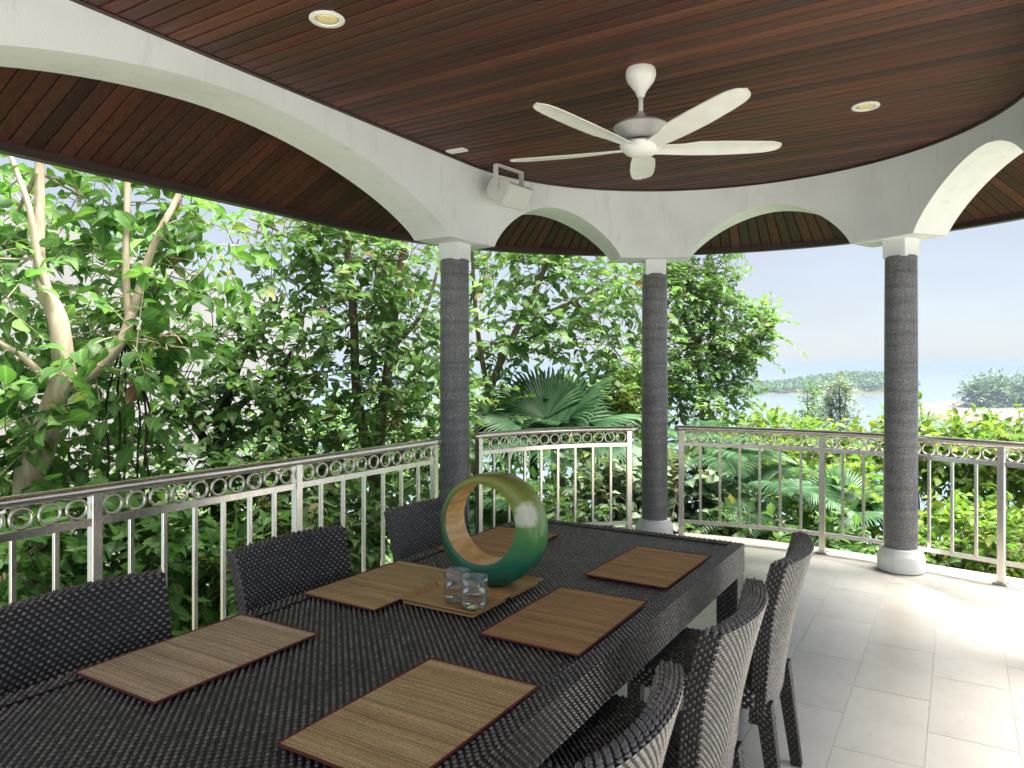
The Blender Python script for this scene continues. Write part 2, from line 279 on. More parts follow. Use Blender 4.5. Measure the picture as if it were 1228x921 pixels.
class MB:
    def __init__(s): s.V = []; s.F = []
    def add(s, V, F):
        k = len(s.V); s.V += [tuple(v) for v in V]; s.F += [tuple(i+k for i in f) for f in F]; return s
    def box(s, c, d, rz=0.0, bev=0.0):
        x, y, z = np.array(d)/2.0
        if bev <= 0:
            P = [(-x, -y, -z), (x, -y, -z), (x, y, -z), (-x, y, -z), (-x, -y, z), (x, -y, z), (x, y, z), (-x, y, z)]
            F = [(0, 3, 2, 1), (4, 5, 6, 7), (0, 1, 5, 4), (1, 2, 6, 5), (2, 3, 7, 6), (3, 0, 4, 7)]
        else:
            e = bev; P = []
            for zz, q in ((-z, e), (-z+e, 0), (z-e, 0), (z, e)):
                P += [(-x+q, -y+q+e, zz), (-x+q+e, -y+q, zz), (x-q-e, -y+q, zz), (x-q, -y+q+e, zz), (x-q, y-q-e, zz), (x-q-e, y-q, zz), (-x+q+e, y-q, zz), (-x+q, y-q-e, zz)]
            F = [tuple(reversed(range(8))), tuple(range(24, 32))]
            for r in range(3):
                for i in range(8): F.append((r*8+i, r*8+(i+1) % 8, r*8+8+(i+1) % 8, r*8+8+i))
        ca, sa = math.cos(rz), math.sin(rz)
        return s.add([(c[0]+p[0]*ca-p[1]*sa, c[1]+p[0]*sa+p[1]*ca, c[2]+p[2]) for p in P], F)
    def tube(s, pts, rad, n=8, cap=True, square=False):
        pts = [np.array(p, float) for p in pts]; k = len(pts)
        rad = [rad]*k if np.isscalar(rad) else rad
        T = [pts[min(i+1, k-1)]-pts[max(i-1, 0)] for i in range(k)]
        V = []; ref = None
        for i in range(k):
            d = T[i]/(np.linalg.norm(T[i])+1e-12)
            if ref is None: ref = np.array([0, 0, 1.0]) if abs(d[2]) < 0.9 else np.array([1.0, 0, 0])
            u = np.cross(ref, d); u /= np.linalg.norm(u)+1e-12; v = np.cross(d, u); ref = v if abs(d[2]) >= 0.9 or True else ref
            off = PI/4 if square else 0
            for j in range(n):
                a = 2*PI*j/n+off; V.append(pts[i]+rad[i]*(math.cos(a)*u+math.sin(a)*v))
        F = []
        for i in range(k-1):
            for j in range(n): F.append((i*n+j, i*n+(j+1) % n, (i+1)*n+(j+1) % n, (i+1)*n+j))
        if cap: F += [tuple(reversed(range(n))), tuple((k-1)*n+j for j in range(n))]
        return s.add(V, F)
    def lathe(s, prof, n=32, c=(0, 0, 0), closed=False, rib=None):
        V = []; k = len(prof)
        for r, z in prof:
            for j in range(n):
                rr = r*(1 if rib is None else rib(j, z)); a = 2*PI*j/n
                V.append((c[0]+rr*math.cos(a), c[1]+rr*math.sin(a), c[2]+z))
        F = []
        for i in range(k-1 if not closed else k):
            for j in range(n): F.append((i*n+j, i*n+(j+1) % n, ((i+1) % k)*n+(j+1) % n, ((i+1) % k)*n+j))
        if not closed: F += [tuple(reversed(range(n))), tuple((k-1)*n+j for j in range(n))]
        return s.add(V, F)
    def grid(s, P, nu, nv):
        V = [P(i/nu, j/nv) for i in range(nu+1) for j in range(nv+1)]
        return s.add(V, [(i*(nv+1)+j, (i+1)*(nv+1)+j, (i+1)*(nv+1)+j+1, i*(nv+1)+j+1) for i in range(nu) for j in range(nv)])
    def build(s, name, mt, parent=None, smooth=False, local=False): return part(name, s.V, s.F, mt, parent, smooth, local)
def autosmooth(o, ang=35):
    me = o.data; me.polygons.foreach_set('use_smooth', [True]*len(me.polygons))
    try: me.set_sharp_from_angle(angle=R(ang))
    except Exception: pass
    return o
def copy_tree(o, parent=None):
    c = o.copy(); COL.objects.link(c); c.parent = parent
    for ch in list(o.children): copy_tree(ch, c)
    return c

# ---------------------------------------------------------------- terrain, sea, far shore
SEA_Z = -13.45
def ground_h(p):
    "height of the hillside at horizontal distance from the terrace"
    d = math.hypot(p[0]-0.3, p[1]+1.0)
    s = min(1.0, max(0.0, (d-6)/70.0))
    return -2.6 - (13.0)*(s*s*(3-2*s)) + 0.25*math.sin(p[0]*0.8)*math.cos(p[1]*0.7)
o = part('sea', [(-30000, -30000, SEA_Z), (30000, -30000, SEA_Z), (30000, 30000, SEA_Z), (-30000, 30000, SEA_Z)], [(0, 1, 2, 3)], M['sea']); struct(o, 'pale calm sea reaching out to the hazy horizon')
mb = MB()
def hillP(u, v):
    r = 2.0*(60.0**u); a = 2*PI*v; x, y = r*math.cos(a), r*math.sin(a)-1.0
    return (x, y, ground_h((x, y)))
mb.grid(hillP, 40, 64); o = mb.build('hillside_ground', M['soil'], smooth=True); struct(o, 'planted hillside falling away below the terrace')
def far(px, Z): q = at(px, HORIZON, Z); return q[0], q[1]
# mud flat of the bay
mb = MB(); ring = []
fl = [(1095, 300), (1130, 322), (1180, 330), (1300, 345), (1500, 330), (1500, 190), (1300, 175), (1180, 186), (1120, 215), (1090, 250)]
top = [(*far(px, Z), SEA_Z+0.35) for px, Z in fl]; low = [(*far(px+(3 if 1090 < px < 1500 else 0)*(1 if Z < 260 else -1), Z*(0.98 if Z < 260 else 1.02)), SEA_Z-0.4) for px, Z in fl]
n_ = len(fl); mb.add(top+low, [tuple(range(n_))]+[(i, (i+1) % n_, n_+(i+1) % n_, n_+i) for i in range(n_)])
struct(mb.build('beach', M['sand']), 'brownish mud flat on the far side of the bay')
# wooded headland
def mound(name, px0, px1, Z0, Z1, prof, label):
    mb = MB()
    def P(u, v):
        px = px0+(px1-px0)*u; x, y = far(px, Z0+(Z1-Z0)*v); h = np.interp(u, [a for a, b_ in prof], [b_ for a, b_ in prof])
        return (x, y, SEA_Z-0.5+(h+0.5)*max(0.0, math.sin(PI*v))**0.6*(1 if 0 < u < 1 else 0.0))
    mb.grid(P, 36, 8); o = mb.build(name, M['soil'], smooth=True); struct(o, label); return P
isl = [(0, 0.3), (0.1, 2.2), (0.2, 3.0), (0.3, 3.2), (0.42, 5.2), (0.55, 7.6), (0.66, 8.8), (0.8, 8.6), (0.92, 7.2), (1, 3.0)]
IP = mound('headland_hill', 868, 1100, 405, 520, isl, 'low wooded headland across the bay')

# ---------------------------------------------------------------- foliage helpers
LEAF_T = {}; RIB = {}
def rib_of(T): return (np.abs(T[:, 1]) < 1e-6).astype(np.float32)
def add_rib(me, arr):
    at_ = me.attributes.new('rib', 'FLOAT', 'POINT'); at_.data.foreach_set('value', np.ascontiguousarray(arr, dtype=np.float32))
def leaf_template(shape):
    if shape in LEAF_T: return LEAF_T[shape]
    w_ = {'ovate': [0.0, 0.34, 0.40, 0.24, 0.0], 'narrow': [0.0, 0.17, 0.20, 0.13, 0.0], 'round': [0.0, 0.44, 0.52, 0.36, 0.0], 'tiny': [0, 0.3, 0.34, 0.2, 0]}[shape]
    hw = {'ovate': 0.30, 'narrow': 0.19, 'round': 0.40, 'tiny': 0.3}[shape]
    xs = [0.0, 0.10, 0.28, 0.48, 0.68, 0.85, 1.0]; wf = [0, 0.52, 0.93, 1.0, 0.76, 0.38, 0]; curl = [0, 0.012, 0.03, 0.03, 0.005, -0.05, -0.12]; RR = 5
    V = [(0, 0, 0)]
    for i in range(1, RR+1): V += [(xs[i], -w_i*hw, curl[i]+w_i*hw*(0.30+0.06*(-1)**i)) if sg_ < 0 else ((xs[i], 0, curl[i]) if sg_ == 0 else (xs[i], w_i*hw, curl[i]+w_i*hw*(0.30-0.06*(-1)**i))) for w_i in (wf[i],) for sg_ in (-1, 0, 1)]
    V.append((1.0, 0, curl[-1])); F = [(0, 1, 2), (0, 2, 3)]
    for i in range(RR-1):
        a = 1+3*i; F += [(a, a+3, a+4), (a, a+4, a+1), (a+1, a+4, a+5), (a+1, a+5, a+2)]
    a = 1+3*(RR-1); F += [(a, a+3, a+1), (a+1, a+3, a+2)]
    if shape == 'tiny':
        V = [(0, 0, 0), (0.45, -0.3, 0.05), (0.45, 0.3, 0.05), (1, 0, -0.1)]; F = [(0, 1, 2), (1, 3, 2)]
    LEAF_T[shape] = (np.array(V), np.array(F)); return LEAF_T[shape]
def norm(a): return a/(np.linalg.norm(a, axis=-1, keepdims=True)+1e-9)
def leaves_mesh(P, D, U, Ln, shape):
    "P base points, D directions, U rough normals (n,3), Ln lengths (n,)"
    T, F = leaf_template(shape); D = norm(D); Sd = norm(np.cross(U, D)); Up = np.cross(D, Sd)*rng.uniform(-0.4, 2.4, (len(P), 1)); Sd = Sd*rng.uniform(0.75, 1.15, (len(P), 1))
    Q = P[:, None, :] + Ln[:, None, None]*(T[None, :, 0, None]*D[:, None, :]+T[None, :, 1, None]*Sd[:, None, :]+T[None, :, 2, None]*Up[:, None, :])
    FF = (F[None]+(np.arange(len(P))*len(T))[:, None, None]).reshape(-1, 3)
    RIB[len(P)*len(T)] = np.tile(rib_of(T), len(P))
    return Q.reshape(-1, 3), FF
def twig_leaves(start, d, length, n, Ln, droop=0.35, spread=0.9, flat=0.8):
    "leaves set alternately along a drooping twig"
    d = d/np.linalg.norm(d); s = (np.arange(n)+0.6)/n
    pts = start[None]+d[None]*(s*length)[:, None]; pts[:, 2] -= droop*length*s**2*0.6
    side = np.cross(d, [0, 0, 1.0]); side = side/(np.linalg.norm(side)+1e-6)
    sg = np.where(np.arange(n) % 2 == 0, 1.0, -1.0)
    D = d[None]*(0.55+0.3*rng.random((n, 1)))+side[None]*(sg*spread)[:, None]+np.array([0, 0, -1.0])[None]*(droop*(0.5+0.9*rng.random((n, 1))))+rng.normal(0, 0.22, (n, 3))
    D[-1] = d+np.array([0, 0, -droop*0.5])
    U = np.array([0, 0, 1.0])[None]*flat+rng.normal(0, 0.38, (n, 3))
    return pts, D, U, Ln*(0.5+0.8*rng.random(n)), pts[-1]
def foliage(clumps, leaf, shape='ovate', per=9, tl=0.55, droop=0.35, spread=0.9, flat=0.8, outward=0.8):
    "clumps: (centre, (rx,ry,rz), twigs) -> leaf arrays and twig polylines"
    P, D, U, Ls, TW = [], [], [], [], []
    for c, r, k in clumps:
        c = np.array(c); r = np.array(r)*np.ones(3)
        for i in range(int(k*1.3)):
            q = norm(rng.normal(0, 1, 3))*rng.random()**0.45; st = c+q*r
            d = outward*q+rng.normal(0, 0.5, 3)+np.array([0, 0, 0.12])
            a = twig_leaves(st, d, tl*(0.6+0.7*rng.random()), per, leaf, droop, spread, flat)
            P.append(a[0]); D.append(a[1]); U.append(a[2]); Ls.append(a[3]); TW.append((st-0.25*tl*d/np.linalg.norm(d), st, a[0][len(a[0])//2], a[4]))
    return np.concatenate(P), np.concatenate(D), np.concatenate(U), np.concatenate(Ls), TW
LEAF_OBJ = {}
def leaf_objects(parent, P, D, U, Ln, shape, mt, key):
    "single leaves as objects of their own, sharing one mesh"
    if key not in LEAF_OBJ:
        T, F = leaf_template(shape); me = mesh_np('leaf', T, F, True); add_rib(me, rib_of(T)); me.materials.append(mt); LEAF_OBJ[key] = me
    og = origin_of(parent); D = norm(D); Sd = norm(np.cross(U, D)); Up = np.cross(D, Sd)
    for i in range(len(P)):
        ob = bpy.data.objects.new('leaf', LEAF_OBJ[key]); COL.objects.link(ob); ob.parent = parent
        m3 = np.stack([D[i], Sd[i], Up[i]], 1)*Ln[i]; m4 = np.eye(4); m4[:3, :3] = m3; m4[:3, 3] = P[i]-og
        ob.matrix_local = Matrix(m4.tolist())
def nearest_on(limbs, p):
    best = None
    for pts, rad in limbs:
        for a in range(len(pts)-1):
            A, B = np.array(pts[a]), np.array(pts[a+1]); ab = B-A; tt = np.clip(np.dot(p-A, ab)/(ab@ab+1e-9), 0, 1); q = A+tt*ab
            dd = np.linalg.norm(q-p)+0.25*max(0, q[2]-p[2])
            if best is None or dd < best[0]: best = (dd, q)
    return best[1]
def smooth_path(pts, n=5):
    pts = [np.array(p, float) for p in pts]; outp = []
    for i in range(len(pts)-1):
        p0 = pts[max(i-1, 0)]; p1 = pts[i]; p2 = pts[i+1]; p3 = pts[min(i+2, len(pts)-1)]
        for k in range(n):
            s = k/n; outp.append(0.5*((2*p1)+(-p0+p2)*s+(2*p0-5*p1+4*p2-p3)*s*s+(-p0+3*p1-3*p2+p3)*s**3))
    outp.append(pts[-1]); return outp
def tree(name, label, cat, limbs, clumps, leaf, mt, barkm, shape='ovate', per=9, tl=0.55, droop=0.35, spread=0.9, flat=0.8, singles=0, group=None, twigr=0.006, outward=0.8, dens=1.0):
    "limbs: list of (points, radii): the first starts at the ground"
    base = np.array(limbs[0][0][0]); t_ = thing(name, label, cat, tuple(base), group)
    mb = MB()
    for pts, rad in limbs:
        sp = smooth_path(pts); rr = np.interp(np.linspace(0, 1, len(sp)), np.linspace(0, 1, len(rad)), rad)
        sp = [p+rng.normal(0, 0.08, 3)*r_*0.5 for p, r_ in zip(sp, rr)]
        mb.tube(sp, list(rr), 10)
    clumps = [(c_, r_, max(1, int(k_*dens))) for c_, r_, k_ in clumps]
    P, D, U, Ls, TW = foliage(clumps, leaf, shape, per, tl, droop, spread, flat, outward)
    bm = MB()
    for c, r, k in clumps:
        c = np.array(c); q = nearest_on(limbs, c); mid = (q+c)/2+rng.normal(0, 0.05, 3)*np.linalg.norm(c-q)
        rr0 = 0.008+0.012*min(2.0, np.linalg.norm(c-q)); bm.tube(smooth_path([q, mid, c], 3), [rr0, rr0*0.8, rr0*0.7, rr0*0.6, rr0*0.55, rr0*0.5, rr0*0.4], 5)
    for a in TW: bm.tube([a[0], a[1], a[2], a[3]], [twigr, twigr*0.85, twigr*0.6, twigr*0.3], 3, cap=False)
    tr_ = mb.build('trunk', barkm, t_, smooth=True); bb = bm.build('branches', barkm, tr_, smooth=True); bb['kind'] = 'stuff'
    if singles:
        dist = np.linalg.norm(P-CAM[None], axis=1)-2.0*Ls/leaf*0.4
        rel = P-CAM[None]; zz = rel@FW; xx = rel@RT/np.maximum(zz, 0.1)*FPX+PW/2; yy = HORIZON-rel[:, 2]/np.maximum(zz, 0.1)*FPX
        dist = dist+np.where((xx > -10) & (xx < PW+10) & (yy > 150) & (yy < PH), 0, 50)
        idx = np.argsort(dist); a, rest = idx[:singles], idx[singles:]
        leaf_objects(t_, P[a], D[a], U[a], Ls[a], shape, mt, name)
    else: rest = np.arange(len(P))
    V, F = leaves_mesh(P[rest], D[rest], U[rest], Ls[rest], shape)
    cr = part('crown', V, F, mt, t_, True); cr['kind'] = 'stuff'; add_rib(cr.data, RIB[len(V)])
    return t_

# ---------------------------------------------------------------- terrace floor
SLAB_T = -0.006
OUT = [(-2.12, -13.0), (-2.12, -0.2)] + [(-2.12*math.cos(a), 2.12*math.sin(a)) for a in np.linspace(0.0, R(62), 14)[1:]] + [(-0.72, 2.12), (-0.2, 2.19), (0.3, 2.19), (0.8, 2.12), (1.3, 2.03), (1.85, 1.93), (2.4, 1.80), (3.2, 1.66), (5.0, 1.4), (9.0, 1.0), (9.0, -13.0)]  # unseen rear stretch lengthened to catch sun and bounce it under the roof
n_ = len(OUT); mb = MB()
mb.add([(x, y, SLAB_T) for x, y in OUT]+[(x, y, -0.35) for x, y in OUT], [tuple(reversed(range(n_))), tuple(range(n_, 2*n_))]+[(i, (i+1) % n_, n_+(i+1) % n_, n_+i) for i in range(n_)])
floor = mb.build('terrace_floor', M['edge']); struct(floor, 'terrace floor with pale tiles and a stone edge band')
# grout bed inside the curved joint
RT_ = 1.80
bed = [(-RT_, -12.9)]+[(-RT_*math.cos(a), RT_*math.sin(a)) for a in np.linspace(0, PI, 49)]+[(RT_, -12.9)]
mb = MB(); k = len(bed); mb.add([(x, y, -0.0015) for x, y in bed], [tuple(reversed(range(k)))]); mb.build('grout_bed', M['grout'], floor)
def clip_poly(poly, inside, cut):
    outp = []
    for i in range(len(poly)):
        a, b_ = poly[i], poly[(i+1) % len(poly)]; ia, ib = inside(a), inside(b_)
        if ia: outp.append(a)
        if ia != ib: outp.append(cut(a, b_))
    return outp
TW_, TL_, J = 0.325, 0.665, 0.0035
TILE_CACHE = {}
for ci in range(-6, 6):
    x0 = 0.002+ci*TW_; x1 = x0+TW_
    if x1 < -RT_+0.02 or x0 > RT_-0.02: continue
    off = 0.285 if ci % 2 == 0 else 0.285-TL_/2+0.31*0
    for cj in range(-19, 3):
        y0 = off+cj*TL_; y1 = y0+TL_
        if y0 > RT_: continue
        a0, a1, b0, b1 = max(x0+J/2, -RT_+J), min(x1-J/2, RT_-J), y0+J/2, y1-J/2
        rr = RT_-J
        corners = [(a0, b0), (a1, b0), (a1, b1), (a0, b1)]
        ins = lambda p: p[1] <= 0 or math.hypot(*p) <= rr
        if all(ins(c) for c in corners): poly = corners
        else:
            poly = [c for c in corners if ins(c)]
            edge = []
            for i in range(4):
                A, B = np.array(corners[i]), np.array(corners[(i+1) % 4])
                for s in np.linspace(0, 1, 201):
                    p = A+(B-A)*s
                    if ins(p) != ins(A+(B-A)*min(1, s+0.005)): edge.append(tuple(p))
            for a in np.linspace(0, PI, 361):
                p = (rr*math.cos(a), rr*math.sin(a))
                if a0 <= p[0] <= a1 and b0 <= p[1] <= b1: edge.append(p)
            poly = poly+edge
            if len(poly) < 3: continue
            cx_, cy_ = np.mean(poly, 0); poly = sorted(poly, key=lambda p: math.atan2(p[1]-cy_, p[0]-cx_))
        k = len(poly); cx_, cy_ = (a0+a1)/2, (b0+b1)/2
        key = (round(a1-a0, 4), round(b1-b0, 4)) if poly is corners else None
        if key and key in TILE_CACHE: me = TILE_CACHE[key]
        else:
            lo = [(x-cx_, y-cy_, -0.006) for x, y in poly]; hi = [(x-cx_, y-cy_, 0.0) for x, y in poly]
            me = mesh_np('tile', lo+hi, [tuple(range(k, 2*k))]+[(i, (i+1) % k, k+(i+1) % k, k+i) for i in range(k)]); me.materials.append(M['tile'])
            if key: TILE_CACHE[key] = me
        link('tile', me, None, floor, (cx_, cy_, rng.uniform(-0.0004, 0.0004)))
# retaining wall under the terrace
mb = MB(); WL = [(x*0.97, y*0.97 if y > -12 else y+0.1) for x, y in OUT]
mb.add([(x, y, -0.35) for x, y in WL]+[(x, y, -4.5) for x, y in WL], [(i, (i+1) % n_, n_+(i+1) % n_, n_+i) for i in range(n_)])
struct(mb.build('retaining_wall', M['plaster']), 'white rendered wall carrying the terrace')

# ---------------------------------------------------------------- beam with arches, ceiling, eaves
RI, RO, CEIL = 1.82, 2.16, 3.13
YEND = -4.95  # roof, ceiling and beam cut short behind the camera to let sky light in
def path_xy(s, r):
    "s<0: along the straight side, 0..1: round the half circle, >1: down the other side"
    if s < 0: return (-r, s)
    if s > 1: return (r, -(s-1))
    a = PI*(1-s); return (r*math.cos(a), r*math.sin(a))
SPRING = 2.53
ARCH = [(-8.6, -4.45, 0.46), (-3.88, -0.22, 0.47), (1-169.0/180, 1-129.0/180, 0.40), (1-110.0/180, 1-68.0/180, 0.41), (1-51.5/180, 1-10.5/180, 0.45), (1+0.22, 1+3.88, 0.47), (1+4.45, 1+8.6, 0.46)]
def beam_bottom(s):
    for a, b_, h in ARCH:
        if a < s < b_:
            u = abs(2*(s-a)/(b_-a)-1); return SPRING+h*(1-u**1.85)**0.8
    return SPRING
ss = set([YEND, 1-YEND])
for a, b_, h in ARCH:
    for i in range(49): ss.add(a+(b_-a)*(0.5-0.5*math.cos(PI*i/48)))
for s in np.linspace(0, 1, 61): ss.add(float(s))
ss = sorted(s for s in ss if YEND <= s <= 1-YEND)
mb = MB(); V = []
for s in ss:
    zb = beam_bottom(s); ip = path_xy(s, RI); op = path_xy(s, RO)
    V += [(*ip, zb), (*ip, CEIL+0.08), (*op, zb), (*op, CEIL+0.08)]
F = []
for i in range(len(ss)-1):
    a, c = i*4, i*4+4
    F += [(a, a+1, c+1, c), (a+2, c+2, c+3, a+3), (a, c, c+2, a+2), (a+1, a+3, c+3, c+1)]
F += [(0, 2, 3, 1), (len(V)-4, len(V)-3, len(V)-1, len(V)-2)]
beam = autosmooth(part('arched_beam', V, F, M['plaster']), 25); struct(beam, 'white rendered beam with arches running round the terrace')

# ceiling backing and planks
mb = MB(); RB = RI+0.03
pl = [(-RB, YEND)]+[(-RB*math.cos(a), RB*math.sin(a)) for a in np.linspace(0, PI, 49)]+[(RB, YEND)]
k = len(pl); mb.add([(x, y, CEIL+0.016) for x, y in pl]+[(x, y, CEIL+0.06) for x, y in pl], [tuple(range(k)), tuple(reversed(range(k, 2*k)))]+[(i, k+i, k+(i+1) % k, (i+1) % k) for i in range(k)])
ceiling = mb.build('ceiling', M['joint']); struct(ceiling, 'dark red brown plank ceiling over the terrace')
PWD = 0.080; y = 1.80; RC = RI-0.022
PLK = {}
while y > -4.85:
    y0, y1 = y-PWD+0.0125, y
    def xr(yy): return RC if yy <= 0 else math.sqrt(max(0.0, RC*RC-yy*yy))
    w0, w1 = xr(y0), xr(y1); ch = 0.004
    key = 'full' if y1 <= 0 else y1
    if key not in PLK:
        yc = (y0+y1)/2; a, b_ = y0-yc, y1-yc
        Vv = [(-w0, a, 0.004), (w0, a, 0.004), (w0, a+ch, 0), (w1, b_-ch, 0), (w1, b_, 0.004), (-w1, b_, 0.004), (-w1, b_-ch, 0), (-w0, a+ch, 0),
              (-w0, a, 0.016), (w0, a, 0.016), (w1, b_, 0.016), (-w1, b_, 0.016)]
        Ff = [(7, 6, 3, 2), (0, 7, 2, 1), (6, 5, 4, 3), (0, 1, 9, 8), (4, 5, 11, 10), (1, 2, 3, 4, 10, 9), (0, 8, 11, 5, 6, 7)]
        me = mesh_np('plank', np.array(Vv), Ff); me.materials.append(M['plank']); PLK[key] = me
    link('plank', PLK[key], None, ceiling, (0, (y0+y1)/2, CEIL+rng.uniform(-0.0008, 0.0008)))
    y -= PWD
# dark shadow-gap bead where the ceiling meets the beam
mb = MB(); sp = [(*path_xy(s, RI-0.009), CEIL-0.004) for s in [YEND]+list(np.linspace(-4.8, 0, 13))+list(np.linspace(0.02, 1, 60))+[1-YEND]]
mb.tube(sp, 0.011, 6); mb.build('edge_bead', M['trim'], ceiling)
# eaves: sloping soffit of boards set square to the beam
RE, ZE, ZI = 3.10, 2.74, 3.16
mb = MB(); V = []; qs = [YEND, 0.0]+list(np.linspace(0.02, 0.98, 48))+[1.0, 1-YEND]
for s in qs: V += [(*path_xy(s, RO-0.05), ZI+0.065), (*path_xy(s, RE), ZE+0.045), (*path_xy(s, RE), ZE+0.085), (*path_xy(s, RO-0.05), ZI+0.105)]
F = []
for i in range(len(qs)-1):
    a, c = i*4, i*4+4
    for j in range(4): F.append((a+j, c+j, c+(j+1) % 4, a+(j+1) % 4))
eave = part('eave_soffit_roof', V, F, M['joint']); struct(eave, 'dark timber eaves sloping down outside the arches')
def board_mesh(w_in, w_out):
    r0, r1 = RO-0.03, RE-0.045; z0, z1 = ZI+0.05, ZE+0.033; g = 0.003; th = 0.014
    z0 = ZI+0.05; z1 = z0+(ZE+0.03-z0)*(r1-r0)/(RE-r0); g = 0.0055
    Vv = []
    for zo, e in ((0, 0.003), (0.003, 0), (th, 0)):
        Vv += [(r0, -w_in/2+g+e, z0+zo), (r1, -w_out/2+g+e, z1+zo), (r1, w_out/2-g-e, z1+zo), (r0, w_in/2-g-e, z0+zo)]
    F_ = [(0, 3, 2, 1)]
    for k in (0, 4):
        for i in range(4): F_.append((k+i, k+(i+1) % 4, k+4+(i+1) % 4, k+4+i))
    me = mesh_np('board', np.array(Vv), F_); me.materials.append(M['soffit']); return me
bs = board_mesh(0.088, 0.088); yb = 0.0
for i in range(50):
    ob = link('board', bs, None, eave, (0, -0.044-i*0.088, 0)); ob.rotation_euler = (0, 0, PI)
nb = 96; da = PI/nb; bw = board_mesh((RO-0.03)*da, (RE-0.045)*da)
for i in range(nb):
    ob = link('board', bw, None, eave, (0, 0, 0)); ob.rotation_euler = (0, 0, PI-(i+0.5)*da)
mb = MB(); V = []
for s in qs: V += [(*path_xy(s, RE-0.045), ZE), (*path_xy(s, RE+0.03), ZE), (*path_xy(s, RE+0.03), ZE+0.10), (*path_xy(s, RE-0.045), ZE+0.10)]
F = []
for i in range(len(qs)-1):
    a, c = i*4, i*4+4
    for j in range(4): F.append((a+j, a+(j+1) % 4, c+(j+1) % 4, c+j))
part('fascia', V, F, M['trim'], eave)
# roof covering above, out of sight from the terrace
V = []; 
for s in qs:
    V += [(*path_xy(s, RE+0.03), ZE+0.11), (*path_xy(s, 1.2), 3.6), ((0.0, min(s, 0) if s < 0.5 else -max(0, s-1), 4.1))]
F = []
for i in range(len(qs)-1):
    a, c = i*3, i*3+3; F += [(a, c, c+1, a+1), (a+1, c+1, c+2, a+2)]
struct(part('roof', V, F, M['rooftile']), 'tiled roof above the terrace')

# ---------------------------------------------------------------- columns
def column(x, y, ang, label):
    t_ = thing('granite_column', label, 'column', (x, y, 0), 'granite columns round the terrace')
    MB().lathe([(0.162, 0.0), (0.166, 0.012), (0.166, 0.105), (0.160, 0.125), (0.150, 0.14), (0.146, 0.15), (0.142, 0.165), (0.132, 0.172)], 40).build('base', M['plaster'], t_, local=True, smooth=False)
    autosmooth(t_.children[0], 40)
    sh = MB().lathe([(0.116, 0.165), (0.117, 0.6), (0.1165, 1.4), (0.114, 2.1), (0.112, 2.395), (0.106, 2.405)], 40).build('shaft', M['granite'], t_, local=True); autosmooth(sh, 40)
    MB().box((0, 0, 2.47), (0.185, 0.185, 0.15), ang, 0.004).build('capital_block', M['plaster'], t_, local=True)
    return t_
column(-2.0, 0.09, 0, 'dark grey granite column at the corner beside the wall speaker')
column(-0.965, 1.775, R(28), 'slim looking grey granite column standing in the gap between two curved railings')
column(1.035, 1.735, R(-29), 'dark grey granite column on round white base with railing passing behind it')
column(2.0, 0.09, 0, 'grey granite column beside the open side of the tiled floor')
for sx_ in (-1, 1): column(2.0*sx_, -4.17, 0, 'grey granite column on the straight side of the terrace' if sx_ < 0 else 'grey granite column on the open straight side of the terrace')

